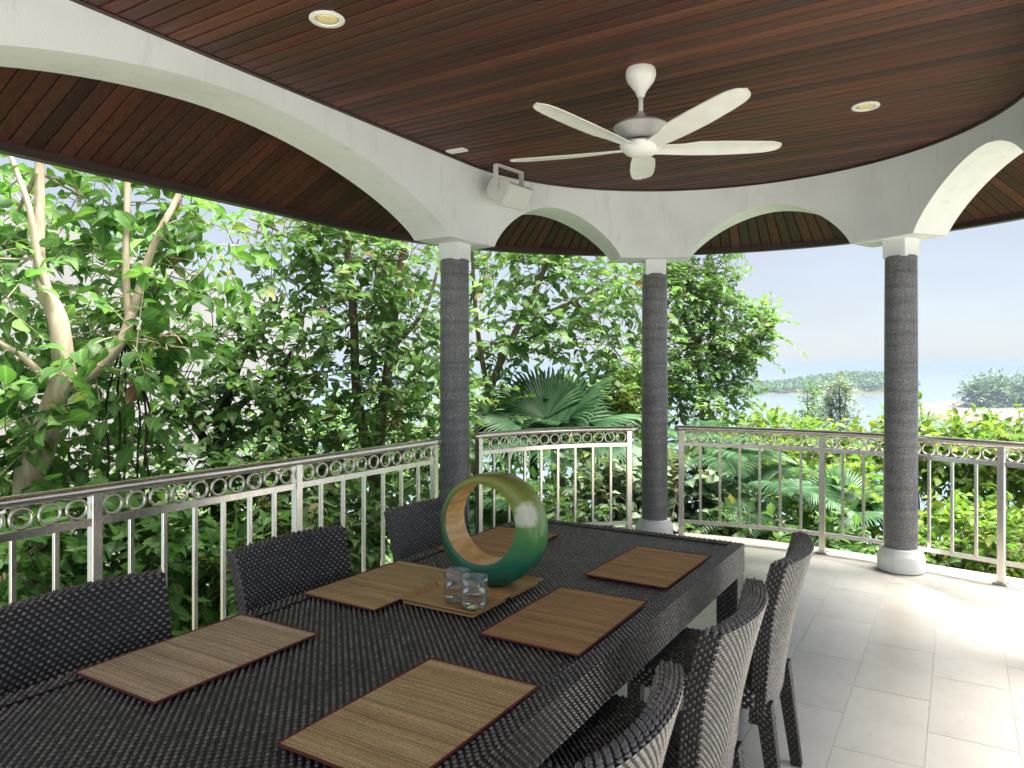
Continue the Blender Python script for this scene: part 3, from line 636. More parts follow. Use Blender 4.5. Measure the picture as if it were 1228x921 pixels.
# ---------------------------------------------------------------- railings
RING_ME = None
def railing(label, pts, posts, nbal, nring, end=(True, True)):
    "pts: plan polyline; posts: positions along it (m); nbal/nring per bay"
    global RING_ME
    P = np.array(pts, float); seg = np.r_[0, np.cumsum(np.linalg.norm(np.diff(P, axis=0), axis=1))]
    def pos(s): return np.array([np.interp(s, seg, P[:, 0]), np.interp(s, seg, P[:, 1])])
    def heading(s):
        d = pos(min(s+0.02, seg[-1]))-pos(max(s-0.02, 0)); return math.atan2(d[1], d[0])
    o0 = pos(posts[0]); t_ = thing('steel_railing', label, 'railing', (o0[0], o0[1], 0), 'steel railings round the terrace')
    S_ = np.linspace(0, seg[-1], max(2, int(seg[-1]/0.06)))
    mb = MB().tube([(*pos(s), 0.998) for s in S_], 0.0265, 14); hr = mb.build('handrail', M['steel'], t_, smooth=True)
    a, b_ = posts[0], posts[-1]; Sr = np.linspace(a, b_, max(2, int((b_-a)/0.06)))
    def bar(z, wd, ht, nm):
        V = []
        for s in Sr:
            h = heading(s); nx, ny = -math.sin(h), math.cos(h); p = pos(s)
            for dx, dz in ((-wd, -ht), (wd, -ht), (wd, ht), (-wd, ht)): V.append((p[0]+nx*dx, p[1]+ny*dx, z+dz))
        F = [(3, 2, 1, 0), tuple(len(V)-4+j for j in range(4))]
        for i in range(len(Sr)-1):
            for j in range(4): F.append((i*4+j, i*4+4+j, i*4+4+(j+1) % 4, i*4+(j+1) % 4)[::-1])
        part(nm, V, F, M['steel'], t_)
    bar(0.858, 0.017, 0.017, 'middle_rail'); bar(0.15, 0.017, 0.015, 'bottom_rail')
    for s in posts:
        h = heading(s); p = pos(s)
        po = MB().box((p[0], p[1], 0.49), (0.046, 0.046, 0.98), h, 0.002).build('post', M['steel'], t_)
        MB().box((p[0], p[1], 0.004), (0.095, 0.095, 0.008), h, 0.002).build('foot_plate', M['steel'], po)
    if RING_ME is None:
        r1, r2 = 0.0485, 0.0068; V = []; F = []
        for i in range(28):
            for j in range(8):
                a1, a2 = 2*PI*i/28, 2*PI*j/8; rr = r1-r2+r2*math.cos(a2); V.append((rr*math.cos(a1), r2*1.3*math.sin(a2), rr*math.sin(a1)))
        for i in range(28):
            for j in range(8): F.append((i*8+j, ((i+1) % 28)*8+j, ((i+1) % 28)*8+(j+1) % 8, i*8+(j+1) % 8))
        RING_ME = mesh_np('ring', np.array(V), F, True); RING_ME.materials.append(M['steel'])
    bal = MB().box((0, 0, 0.504), (0.021, 0.021, 0.69), 0, 0.0015); bme = mesh_np('baluster', np.array(bal.V), bal.F); bme.materials.append(M['steel'])
    for i in range(len(posts)-1):
        a, b_ = posts[i], posts[i+1]
        for k_ in range(nbal[i]):
            s = a+(b_-a)*(k_+1)/(nbal[i]+1); p = pos(s)-o0; ob = link('baluster', bme, None, t_, (p[0], p[1], 0)); ob.rotation_euler = (0, 0, heading(s))
        for k_ in range(nring[i]):
            s = a+0.023+(b_-a-0.046)*(k_+0.5)/nring[i]; p = pos(s)-o0
            ob = link('ring', RING_ME, None, t_, (p[0], p[1], 0.9235)); ob.rotation_euler = (0, 0, heading(s))
            pk = (b_-a-0.046)/nring[i]/0.0985; ob.scale = (min(pk, 1.04), 1, 1)
    return t_
# straight side rail, the curved rail between the two columns, the gently bowed rail on the sea side
yl0 = -5.2
railing('straight steel railing with ring frieze along the side behind the wicker chairs', [(-1.905, yl0), (-1.905, -0.245)], [-3.97-yl0, -2.793-yl0, -1.615-yl0, -0.30-yl0], [6, 6, 6], [10, 10, 11])
arc = [(-1.925*math.cos(a), 1.925*math.sin(a)) for a in np.linspace(R(7), R(56.5), 30)]
railing('short curved steel railing with ring frieze between two granite columns', arc, [0.055, 1.585], [8], [14])
bow = smooth_path([(-0.80, 1.86, 0), (-0.25, 1.965, 0), (0.42, 1.985, 0), (1.03, 1.90, 0), (1.67, 1.70, 0), (2.3, 1.52, 0), (2.9, 1.40, 0)], 6)
railing('long bowed steel railing with ring frieze overlooking the sea', [(p[0], p[1]) for p in bow], [0.055, 1.245, 2.525, 3.75], [6, 7, 7], [10, 12, 11])

# ---------------------------------------------------------------- wicker
def pips(P, un, vn, lu, wv, h, seed=0, skip=None, offset=0.0):
    """raised strand crossings on the surface P(u,v) (u,v in 0..1): un x vn cells, every second one raised"""
    I, J_ = np.meshgrid(np.arange(un), np.arange(vn), indexing='ij'); ok = (I+J_) % 2 == 0; I, J_ = I[ok], J_[ok]
    u = (I+0.5)/un; v = (J_+0.5)/vn; e = 1e-3
    A = P(u, v); du = (P(u+e, v)-P(u-e, v))/(2*e*un); dv = (P(u, v+e)-P(u, v-e))/(2*e*vn)   # one cell
    nn = norm(np.cross(du, dv)); k = len(A)
    jit = 1+rng.normal(0, 0.05, (k, 1)); du = du*jit
    lu *= 0.80; wv *= 0.80; h *= 1.4; a_ = np.array([-1.0, -0.45, 0.45, 1.0]); ha = np.array([-0.35, 0.9, 0.9, -0.35]); b_ = np.array([-1.0, 0.0, 1.0]); hb = np.array([-0.2, 1.0, -0.2])
    V = np.zeros((k, 12, 3))
    for i in range(4):
        for j in range(3):
            V[:, i*3+j] = A+du*(a_[i]*lu*0.5)+dv*(b_[j]*wv*0.5)*(0.8 if i in (0, 3) else 1.0)+nn*(h*(ha[i]+hb[j]-1.0 if hb[j] < 0 else ha[i]*hb[j])+offset)
    q = np.array([(i*3+j, (i+1)*3+j, (i+1)*3+j+1, i*3+j+1) for i in range(3) for j in range(2)])
    return V.reshape(-1, 3), (q[None]+(np.arange(k)*12)[:, None, None]).reshape(-1, 4)
def joinq(lst):
    Vs, Fs, n = [], [], 0
    for V, F in lst: Vs.append(V); Fs.append(F+n); n += len(V)
    return np.concatenate(Vs), np.concatenate(Fs)
def planeP(o, a, b_):
    o, a, b_ = map(np.array, (o, a, b_)); return lambda u, v: o[None]+u[:, None]*a[None]+v[:, None]*b_[None]

# ---- dining table
TX0, TX1, TY0, TY1, TZ = -0.565, 0.585, -4.05, -1.235, 0.75
tb = thing('wicker_dining_table', 'long dark wicker dining table with woven top and border', 'table', ((TX0+TX1)/2, (TY0+TY1)/2, 0))
B_ = 0.056; CEL = 0.0118
cx_, cy_ = (TX0+TX1)/2, (TY0+TY1)/2; tw, tl_ = TX1-TX0, TY1-TY0
MB().box((cx_, cy_, TZ-0.022), (tw-2*B_, tl_-2*B_, 0.03)).build('tabletop', M['core'], tb)
iw, il = tw-2*B_, tl_-2*B_
V, F = pips(planeP((TX0+B_, TY0+B_, TZ-0.008), (0, il, 0), (-0.0, 0, 0)), 2, 2, 1, 1, 0.0) if False else pips(lambda u, v: np.stack([TX1-B_-v*iw, TY0+B_+u*il, np.full_like(u, TZ-0.0072)], 1), int(il/CEL), int(iw/CEL), 1.55, 1.1, 0.0042)
o = part('tabletop_weave', V, F, M['wick'], tb, smooth=True); o['kind'] = 'stuff'
fr_ = MB()
for c, d in (((TX0+B_/2, cy_, TZ-0.063), (B_, tl_, 0.126)), ((TX1-B_/2, cy_, TZ-0.063), (B_, tl_, 0.126)), ((cx_, TY0+B_/2, TZ-0.063), (iw-0.001, B_, 0.126)), ((cx_, TY1-B_/2, TZ-0.063), (iw-0.001, B_, 0.126))): fr_.box(c, d)
fr_.build('apron', M['core'], tb)
lst = []
H_ = 0.126
for X, sg in ((TX0, -1), (TX1, 1)):
    x_in = X-sg*B_
    lst.append(pips(lambda u, v, X=X, sg=sg, x_in=x_in: np.stack([np.where(sg > 0, X-v*B_, x_in-v*(-sg)*0+(-v*B_)), TY0+u*tl_, np.full_like(u, TZ+0.003*0)], 1), int(tl_/CEL), 5, 1.55, 1.1, 0.0042))
    if sg > 0: lst.append(pips(lambda u, v, X=X: np.stack([np.full_like(u, X), TY0+u*tl_, TZ-H_+v*H_], 1), int(tl_/CEL), 11, 1.6, 1.12, 0.004))
    else: lst.append(pips(lambda u, v, X=X: np.stack([np.full_like(u, X), TY1-u*tl_, TZ-H_+v*H_], 1), int(tl_/CEL), 11, 1.6, 1.12, 0.004))
for Y, sg in ((TY0, -1), (TY1, 1)):
    lst.append(pips(lambda u, v, Y=Y, sg=sg: np.stack([TX0+B_+u*iw, (Y if sg < 0 else Y-B_)+v*B_, np.full_like(u, TZ)], 1), int(iw/CEL), 5, 1.55, 1.1, 0.0042))
    lst.append(pips(lambda u, v, Y=Y, sg=sg: np.stack([(TX0+u*tw) if sg < 0 else (TX1-u*tw), np.full_like(u, Y), TZ-H_+v*H_], 1), int(tw/CEL), 11, 1.6, 1.12, 0.004))
V, F = joinq(lst); o = part('border_weave', V, F, M['wick'], tb, smooth=True); o['kind'] = 'stuff'
LG = 0.095
lgm = MB().box((0, 0, 0.314), (LG, LG, 0.628), 0, 0.004); lme = mesh_np('leg', np.array(lgm.V), lgm.F); lme.materials.append(M['core'])
ll = []
for k_ in range(4):
    a = k_*PI/2; c, s_ = math.cos(a), math.sin(a); h = LG/2+0.0005
    ll.append(pips(lambda u, v, c=c, s_=s_: np.stack([c*h-s_*((u-0.5)*LG), s_*h+c*((u-0.5)*LG), 0.01+v*0.61], 1), 8, 52, 1.6, 1.1, 0.002))
V, F = joinq(ll); lwm = mesh_np('leg_weave', V, F, True); lwm.materials.append(M['wickdark'])
for x in (TX0+LG/2+0.004, TX1-LG/2-0.004):
    for y in (TY0+LG/2+0.004, TY1-LG/2-0.004):
        lo = link('leg', lme, None, tb, (x-cx_, y-cy_, 0)); lw = link('leg_weave', lwm, None, lo); lw['kind'] = 'stuff'

# ---- chairs: local frame, the sitter looks along +x
def backx(y, z):
    s = (z-0.42)/0.48
    return -0.205-0.075*s-0.035*s*s+0.05*(y/0.26)**2*np.clip(s+0.35, 0, 1)
def halfw(z):
    s = np.clip((z-0.36)/0.54, 0, 1); return 0.232+0.03*s
BT = 0.052; ZT = 0.895; ZB = 0.33
def chair():
    t_ = thing('wicker_chair', '', 'chair')
    nu, nv = 12, 14
    def fr(u, v, side):
        z = ZB+(ZT-ZB)*v; z = z-0.012*(2*u-1)**2*0; y = (2*u-1)*halfw(z); x = backx(y, z)-(BT if side else 0); return (x, y, z)
    mb = MB(); V = []; F = []
    for side in (0, 1):
        for i in range(nu+1):
            for j in range(nv+1): V.append(fr(i/nu, j/nv, side))
    n1 = (nu+1)*(nv+1); idx = lambda s, i, j: s*n1+i*(nv+1)+j
    for i in range(nu):
        for j in range(nv):
            F.append((idx(0, i, j), idx(0, i+1, j), idx(0, i+1, j+1), idx(0, i, j+1))); F.append((idx(1, i, j), idx(1, i, j+1), idx(1, i+1, j+1), idx(1, i+1, j)))
    for i in range(nu):
        F.append((idx(0, i, nv), idx(0, i+1, nv), idx(1, i+1, nv), idx(1, i, nv))); F.append((idx(0, i, 0), idx(1, i, 0), idx(1, i+1, 0), idx(0, i+1, 0)))
    for j in range(nv):
        F.append((idx(0, 0, j), idx(0, 0, j+1), idx(1, 0, j+1), idx(1, 0, j))); F.append((idx(0, nu, j), idx(1, nu, j), idx(1, nu, j+1), idx(0, nu, j+1)))
    back = part('backrest', V, F, M['core'], t_, True, True); autosmooth(back, 50)
    def srf(side):
        def f(u, v):
            z = ZB+(ZT-ZB)*v; y = (2*u-1)*halfw(z)*(1 if side == 0 else -1); return np.stack([backx(y, z)-(BT if side else 0), y, z], 1)
        return f
    dk = []; lst = [pips(srf(0), 45, 48, 1.6, 1.15, 0.0038), pips(srf(1), 48, 60, 1.95, 1.0, 0.0026)]
    def rim(u, v):
        y = -(2*u-1)*halfw(ZT); x = backx(y, ZT)-v*BT; return np.stack([x, y*1.0, np.full_like(u, ZT)+0.006*np.sin(PI*v)], 1)
    lst.append(pips(lambda u, v: rim(1-u, v), 44, 5, 1.55, 1.1, 0.0042))
    for sg in (-1, 1):
        def sd_(u, v, sg=sg):
            z = ZB+(ZT-ZB)*u; y = sg*halfw(z); x = backx(y, z)-BT*(v if sg < 0 else 1-v); return np.stack([x, np.full_like(u, 0)+y, z], 1)
        dk.append(pips(sd_, 54, 5, 1.8, 1.1, 0.0016))
    V, F = joinq(lst); o = part('back_weave', V, F, M['wick'], back, True, True); o['kind'] = 'stuff'
    V, F = joinq(dk); o = part('edge_weave', V, F, M['wickdark'], back, True, True); o['kind'] = 'stuff'
    # seat
    X0, X1, YW, ZS = -0.205, 0.25, 0.245, 0.45
    seat = MB().box(((X0+X1)/2, 0, ZS-0.035), (X1-X0, 2*YW, 0.07), 0, 0.006).build('seat', M['core'], t_, local=True)
    ls = [pips(lambda u, v: np.stack([X0+0.01+u*(X1-X0-0.01), -YW+v*2*YW, ZS+0.008*np.sin(PI*u)*np.sin(PI*v)+0.001], 1), 39, 42, 1.55, 1.1, 0.004)]
    ls.append(pips(lambda u, v: np.stack([np.full_like(u, X1+0.0005), -YW+u*2*YW, ZS-0.07+v*0.07], 1), 36, 5, 1.5, 1.05, 0.004))
    ls.append(pips(lambda u, v: np.stack([X0+u*(X1-X0), np.full_like(u, -YW-0.0005), ZS-0.07+v*0.07], 1), 34, 5, 1.5, 1.05, 0.004))
    ls.append(pips(lambda u, v: np.stack([X1-u*(X1-X0), np.full_like(u, YW+0.0005), ZS-0.07+v*0.07], 1), 34, 5, 1.5, 1.05, 0.004))
    V, F = joinq(ls); o = part('seat_weave', V, F, M['wick'], seat, True, True); o['kind'] = 'stuff'
    def leg(pts, rad):
        mb = MB().tube(pts, [r*1.414 for r in rad], 4, square=True); lo = mb.build('leg', M['core'], t_, local=True)
        A, B = np.array(pts[0]), np.array(pts[-1]); ls = []
        for k_ in range(4):
            a = k_*PI/2; c, s_ = math.cos(a), math.sin(a)
            def f(u, v, c=c, s_=s_):
                r_ = rad[0]+(rad[-1]-rad[0])*v; ctr = A[None]+(B-A)[None]*v[:, None]
                return ctr+np.stack([c*r_-s_*(2*u-1)*r_, s_*r_+c*(2*u-1)*r_, np.zeros_like(u)], 1)
            ls.append(pips(lambda u, v: f(u, 1-v) if A[2] > B[2] else f(u, v), 4, int(np.linalg.norm(B-A)/0.012), 1.45, 1.1, 0.0009))
        V, F = joinq(ls); w_ = part('leg_weave', V, F, M['wickdark'], lo, True, True); w_['kind'] = 'stuff'
    for sg in (-1, 1):
        leg([(X1-0.028, sg*(YW-0.027), ZS-0.06), (X1-0.022, sg*(YW-0.027), 0.0)], [0.025, 0.021])
        leg([(-0.232, sg*0.206, 0.40), (-0.285, sg*0.214, 0.0)], [0.0265, 0.019])
    return t_
ch0 = chair(); GR = 'wicker chairs round the dining table'
CH = [(0.605, -1.835, PI+R(3), 'dark wicker chair farthest along the table on the tiled floor side'),
      (0.600, -2.580, PI+R(2), 'dark wicker chair in the middle on the tiled floor side of the table'),
      (0.595, -3.330, PI+R(2), 'dark wicker chair at the near end of the table on the tiled floor side'),
      (-0.47, -1.865, R(-3), 'dark wicker chair on the railing side, seen past the green ring ornament'),
      (-0.47, -2.690, R(-1), 'dark wicker chair in the middle of the row along the straight railing'),
      (-0.47, -3.470, R(1), 'dark wicker chair by the railing at the near end of the table')]
for i, (x, y, a, lab) in enumerate(CH):
    c = ch0 if i == 0 else copy_tree(ch0)
    c.location = (x, y, 0); c.rotation_euler = (0, 0, a); c['label'] = lab; c['group'] = GR; c['category'] = 'chair'

# ---- placemats
ZM = TZ+0.0026
def placemat(x0, x1, y0, y1, rz, label, mk='mat'):
    t_ = thing('placemat', label, 'placemat', ((x0+x1)/2, (y0+y1)/2, ZM), 'placemats on the dining table', rz)
    a, b_ = (x1-x0)/2, (y1-y0)/2
    mb = MB()
    mb.grid(lambda u, v: ((2*u-1)*(a-0.004), (2*v-1)*(b_-0.004), 0.0028+0.0006*math.sin(9*u+5*v)), 6, 8)
    mb.build('slat_sheet', M[mk], t_, True, True)
    mb = MB(); e = 0.0065
    for c, d in (((-a+e/2, 0), (e, 2*b_)), ((a-e/2, 0), (e, 2*b_)), ((0, -b_+e/2), (2*a-2*e, e)), ((0, b_-e/2), (2*a-2*e, e))): mb.box((c[0], c[1], 0.0022), (d[0], d[1], 0.0044), 0, 0.001)
    mb.build('border', M['cloth'], t_, local=True)
for a in [(0.185, 0.528, -3.565, -3.03, R(0.3), 'bamboo placemat at the near chair on the tiled floor side'),
          (0.188, 0.522, -2.81, -2.262, R(1), 'reddish bamboo placemat beside the tray of glasses on the tiled floor side', 'matred'),
          (0.19, 0.524, -2.085, -1.55, R(-0.5), 'reddish bamboo placemat at the far end of the table on the tiled floor side', 'matred'),
          (-0.555, -0.208, -3.592, -3.062, R(0.8), 'greyish bamboo placemat at the near chair on the railing side', 'matgrey'),
          (-0.555, -0.21, -2.818, -2.292, R(-0.5), 'bamboo placemat beside the tray of glasses on the railing side'),
          (-0.548, -0.205, -2.06, -1.53, R(0.5), 'reddish bamboo placemat behind the green ring ornament on the railing side', 'matred')]: placemat(*a)

# ---- trays
def tray(x0, x1, y0, y1, rz, label):
    t_ = thing('serving_tray', label, 'tray', ((x0+x1)/2, (y0+y1)/2, ZM), 'bamboo serving trays', rz); a, b_ = (x1-x0)/2, (y1-y0)/2
    MB().box((0, 0, 0.004), (2*a-0.03, 2*b_-0.03, 0.008)).build('tray_base', M['tray'], t_, local=True)
    V = []
    for q, z in ((0.022, 0.0015), (0.0, 0.019), (0.005, 0.021), (0.026, 0.0085)):
        V += [(-a+q, -b_+q, z), (a-q, -b_+q, z), (a-q, b_-q, z), (-a+q, b_-q, z)]
    F = []
    for r_ in range(4):
        for i in range(4): F.append((r_*4+i, r_*4+(i+1) % 4, ((r_+1) % 4)*4+(i+1) % 4, ((r_+1) % 4)*4+i))
    part('rim', V, F, M['tray'], t_, False, True)
tray(-0.205, 0.112, -2.715, -2.487, 0, 'light bamboo tray with two water glasses on it')
tray(-0.205, 0.112, -2.483, -2.26, 0, 'light bamboo tray under the green ring ornament')
# ---- tumblers
def tumbler(x, y, label):
    t_ = thing('water_tumbler', label, 'glass', (x, y, ZM+0.0082), 'ribbed water glasses')
    n = 72; rib = lambda j, z: 1.0+(0.045 if (j % 3 == 0) and 0.008 < z < 0.078 else 0.0)
    MB().lathe([(0.038, 0.0), (0.0425, 0.004), (0.0435, 0.03), (0.0455, 0.08), (0.046, 0.104), (0.0452, 0.1048), (0.0446, 0.104), (0.0440, 0.07), (0.0412, 0.012), (0.034, 0.0085)], n, rib=rib).build('tumbler_wall', M['glass'], t_, True, True)
    MB().lathe([(0.033, 0.0089), (0.0408, 0.0124), (0.0428, 0.056), (0.0428, 0.0565)], 48).build('water', M['drink'], t_, False, True)
tumbler(-0.028, -2.612, 'ribbed water glass standing next to the tray edge on the railing side')
tumbler(0.062, -2.642, 'ribbed water glass standing in front at the tray corner')
# ---- ring ornament
ro = thing('ring_ornament', 'large green lacquered wooden ring ornament standing on a bamboo tray', 'ornament', (-0.035, -2.372, ZM+0.0078), rotz=R(2))
Ro, Ri, ox, oz, hw_ = 0.203, 0.145, -0.026, 0.020, 0.060
n = 96; V = []; Vi = []
for i in range(n):
    th = 2*PI*i/n; c, s_ = math.cos(th), math.sin(th)
    po = np.array([Ro*c, Ro*s_]); pi_ = np.array([ox+Ri*c, oz+Ri*s_])
    for f_, yy in ((1.0, -0.012), (0.985, -0.038), (0.93, -0.055), (0.6, -0.061), (0.15, -0.0595), (0.0, -0.057), (0.0, 0.057), (0.15, 0.0595), (0.6, 0.061), (0.93, 0.055), (0.985, 0.038), (1.0, 0.012)):
        p = pi_+(po-pi_)*f_; V.append((p[0], yy*(0.9+0.15*(1-c)/2+0.1*(1-s_)/2), Ro+p[1]))
K = 12; F = []
for i in range(n):
    for j in range(K):
        if j == 5: continue
        F.append((i*K+j, ((i+1) % n)*K+j, ((i+1) % n)*K+(j+1) % K, i*K+(j+1) % K))
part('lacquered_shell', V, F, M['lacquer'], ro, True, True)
V2 = []; F2 = []
for i in range(n):
    for j in range(6):
        a = np.array(V[i*K+5]); b_ = np.array(V[i*K+6]); V2.append(a+(b_-a)*j/5)
for i in range(n):
    for j in range(5): F2.append((i*6+j, ((i+1) % n)*6+j, ((i+1) % n)*6+j+1, i*6+j+1))
part('wood_lining', V2, F2, M['ringwood'], ro, True, True)

# ---------------------------------------------------------------- ceiling fan
fn = thing('ceiling_fan', 'white five blade ceiling fan hanging from the plank ceiling', 'fan', (-0.02, -0.965, CEIL))
f = MB().lathe([(0.074, 0.002), (0.079, -0.012), (0.080, -0.035), (0.072, -0.062), (0.050, -0.092), (0.030, -0.118), (0.022, -0.140), (0.017, -0.148)], 36).build('ceiling_cup', M['fan'], fn, local=True); autosmooth(f, 50)
MB().lathe([(0.0125, -0.14), (0.0125, -0.26)], 16).build('down_rod', M['fan'], fn, True, True)
f = MB().lathe([(0.016, -0.225), (0.026, -0.245), (0.034, -0.262), (0.07, -0.272), (0.12, -0.287), (0.141, -0.300), (0.145, -0.309), (0.138, -0.316), (0.115, -0.345), (0.088, -0.367), (0.07, -0.372)], 48).build('motor_housing', M['fangrey'], fn, local=True); autosmooth(f, 40)
MB().lathe([(0.055, -0.370), (0.055, -0.392)], 32).build('motor_gap', M['black'], fn, True, True)
f = MB().lathe([(0.07, -0.388), (0.108, -0.396), (0.112, -0.405), (0.10, -0.425), (0.075, -0.448), (0.045, -0.460), (0.01, -0.464)], 40).build('hub', M['fan'], fn, local=True); autosmooth(f, 50)
def blade_V():
    V = []; n = 30
    for i in range(n+1):
        s = math.sin(PI/2*i/n)**0.8 if i else 0.0; r_ = 0.06+0.725*s
        wl = np.interp(s, [0, 0.12, 0.3, 0.55, 0.8, 0.9, 0.95, 0.98, 0.993, 1], [0.045, 0.05, 0.062, 0.070, 0.066, 0.060, 0.050, 0.036, 0.022, 0.002])
        wt = np.interp(s, [0, 0.12, 0.25, 0.32, 0.55, 0.8, 0.9, 0.95, 0.98, 0.993, 1], [0.04, 0.045, 0.055, 0.078, 0.080, 0.072, 0.064, 0.052, 0.037, 0.022, 0.002])
        z = -0.418+0.028*s+0.015*s*s
        tilt = -R(13)*(1-0.4*s)
        for k_ in range(7):
            f_ = -1+2*k_/6; y_ = f_*(wl if f_ > 0 else wt); V.append((r_, y_*math.cos(tilt), z+y_*math.sin(tilt)+0.006*(1-f_*f_)))
    k = len(V); V += [(x, y, z-0.006) for x, y, z in V]; F = []
    for i in range(n):
        for j in range(6):
            a = i*7+j; F.append((a, a+7, a+8, a+1)); F.append((k+a, k+a+1, k+a+8, k+a+7))
    for i in range(n):
        a = i*7; F.append((a, k+a, k+a+7, a+7)); a = i*7+6; F.append((a, a+7, k+a+7, k+a))
    for j in range(6): F.append((n*7+j, k+n*7+j, k+n*7+j+1, n*7+j+1)); F.append((j, j+1, k+j+1, k+j))
    return V, F
V, F = blade_V(); bme = mesh_np('blade', np.array(V), F, True); bme.materials.append(M['fan'])
try: bme.set_sharp_from_angle(angle=R(50))
except Exception: pass
for i in range(5):
    ob = link('blade', bme, None, fn); ob.rotation_euler = (0, 0, R(38.8+72*i))
# ---- recessed downlights and ceiling plate
def downlight(x, y, label):
    t_ = thing('recessed_downlight', label, 'light', (x, y, CEIL), 'recessed ceiling lights')
    V = MB().lathe([(0.078, 0.003), (0.080, -0.006), (0.074, -0.011), (0.056, -0.009), (0.052, 0.002)], 36); autosmooth(V.build('trim_ring', M['fan'], t_, local=True), 50)
    MB().lathe([(0.053, -0.004), (0.03, -0.007), (0.004, -0.008)], 30).build('lens', M['lens'], t_, True, True)
downlight(-1.02, -2.24, 'round recessed ceiling light close to the long beam')
downlight(0.936, 0.253, 'round recessed ceiling light beyond the fan by the curved beam')
o = MB().box((-1.69, -0.31, CEIL-0.005), (0.15, 0.075, 0.014), R(2), 0.003).build('sensor_plate', M['fan']); tag(o, 'small white plate screwed to the ceiling beside the speaker', 'plate')
# ---- speaker on a U bracket
sp_ = thing('wall_speaker', 'off white outdoor speaker on a U bracket below the ceiling', 'speaker', (-1.60, 0.26, 2.925))
ax = norm(np.array([0.12, 0.99, 0])); fwd = norm(np.array([0.85, -0.10, -0.52])); upv = np.cross(ax, fwd)*-1; upv = norm(np.cross(fwd, ax)) ; upv = upv if upv[2] > 0 else -upv
def spk(a, f_, u_): return tuple(ax*a+fwd*f_+upv*u_)
W2 = 0.148; prof = [(-0.10, -0.035), (-0.10, 0.035), (-0.06, 0.075), (0.075, 0.098), (0.10, 0.088), (0.10, -0.088), (0.075, -0.098), (-0.06, -0.075)]
V = [spk(-W2, a, b_) for a, b_ in prof]+[spk(W2, a, b_) for a, b_ in prof]; n = len(prof)
F = [tuple(range(n)), tuple(reversed(range(n, 2*n)))]+[(i, n+i, n+(i+1) % n, (i+1) % n) for i in range(n)]
cab = part('cabinet', V, F, M['speaker'], sp_, False, True)
V = [spk(a, f_, u_) for f_ in (0.099, 0.106) for a, u_ in ((-W2+0.012, -0.078), (W2-0.012, -0.078), (W2-0.012, 0.078), (-W2+0.012, 0.078))]
part('grille', V, [(4, 5, 6, 7), (0, 1, 5, 4), (1, 2, 6, 5), (2, 3, 7, 6), (3, 0, 4, 7)], M['grille'], sp_, False, True)
mb = MB(); up0 = np.array([0, 0, 1.0])
def obox(c, e1, e2, e3):
    P = [np.array(c)+i*e1+j*e2+k*e3 for k in (-1, 1) for i, j in ((-1, -1), (1, -1), (1, 1), (-1, 1))]
    mb.add(P, [(0, 3, 2, 1), (4, 5, 6, 7), (0, 1, 5, 4), (1, 2, 6, 5), (2, 3, 7, 6), (3, 0, 4, 7)])
hor = np.array([0.99, -0.12, 0]); 
for sg in (-1, 1): obox(ax*sg*(W2+0.012)+up0*0.088, ax*0.003, hor*0.022, up0*0.105)
obox(up0*0.189, ax*(W2+0.015), hor*0.022, up0*0.004)
mb.build('bracket', M['speaker'], sp_, local=True)
for sg in (-1, 1):
    c = ax*sg*(W2+0.016); MB().tube([c-ax*sg*0.01, c+ax*sg*0.012], 0.022, 14).build('knob', M['speaker'], sp_, local=True)

# ---------------------------------------------------------------- neighbouring house
c0 = at(236, 441, 9.0); hx = thing('pale_house', 'plain pale flat roofed house half hidden behind the trees', 'house', (0, 0, -3))
def camxy(x, z): p = CAM+FW*z+RT*x; return p[0], p[1]
Q = [camxy(-5.74, 6.0), camxy(-6.55, 24), camxy(-15, 24.6), camxy(-14, 5.8)]
def prism(name, Q, z0, z1, mt, parent):
    k = len(Q); return part(name, [(x, y, z0) for x, y in Q]+[(x, y, z1) for x, y in Q], [tuple(reversed(range(k))), tuple(range(k, 2*k))]+[(i, (i+1) % k, k+(i+1) % k, k+i) for i in range(k)], mt, parent)
prism('wall', Q, -4.5, 3.18, M['house'], hx)
cq = np.mean(Q, 0); Q2 = [tuple(cq+(np.array(q)-cq)*1.003) for q in Q]; prism('roof_parapet', Q2, 3.1802, 3.38, M['house'], hx)
# ---------------------------------------------------------------- trees
def g(px, Z, dz=0.0):
    p = at(px, 441, Z); p[2] = ground_h(p)+dz; return p
A_ = at
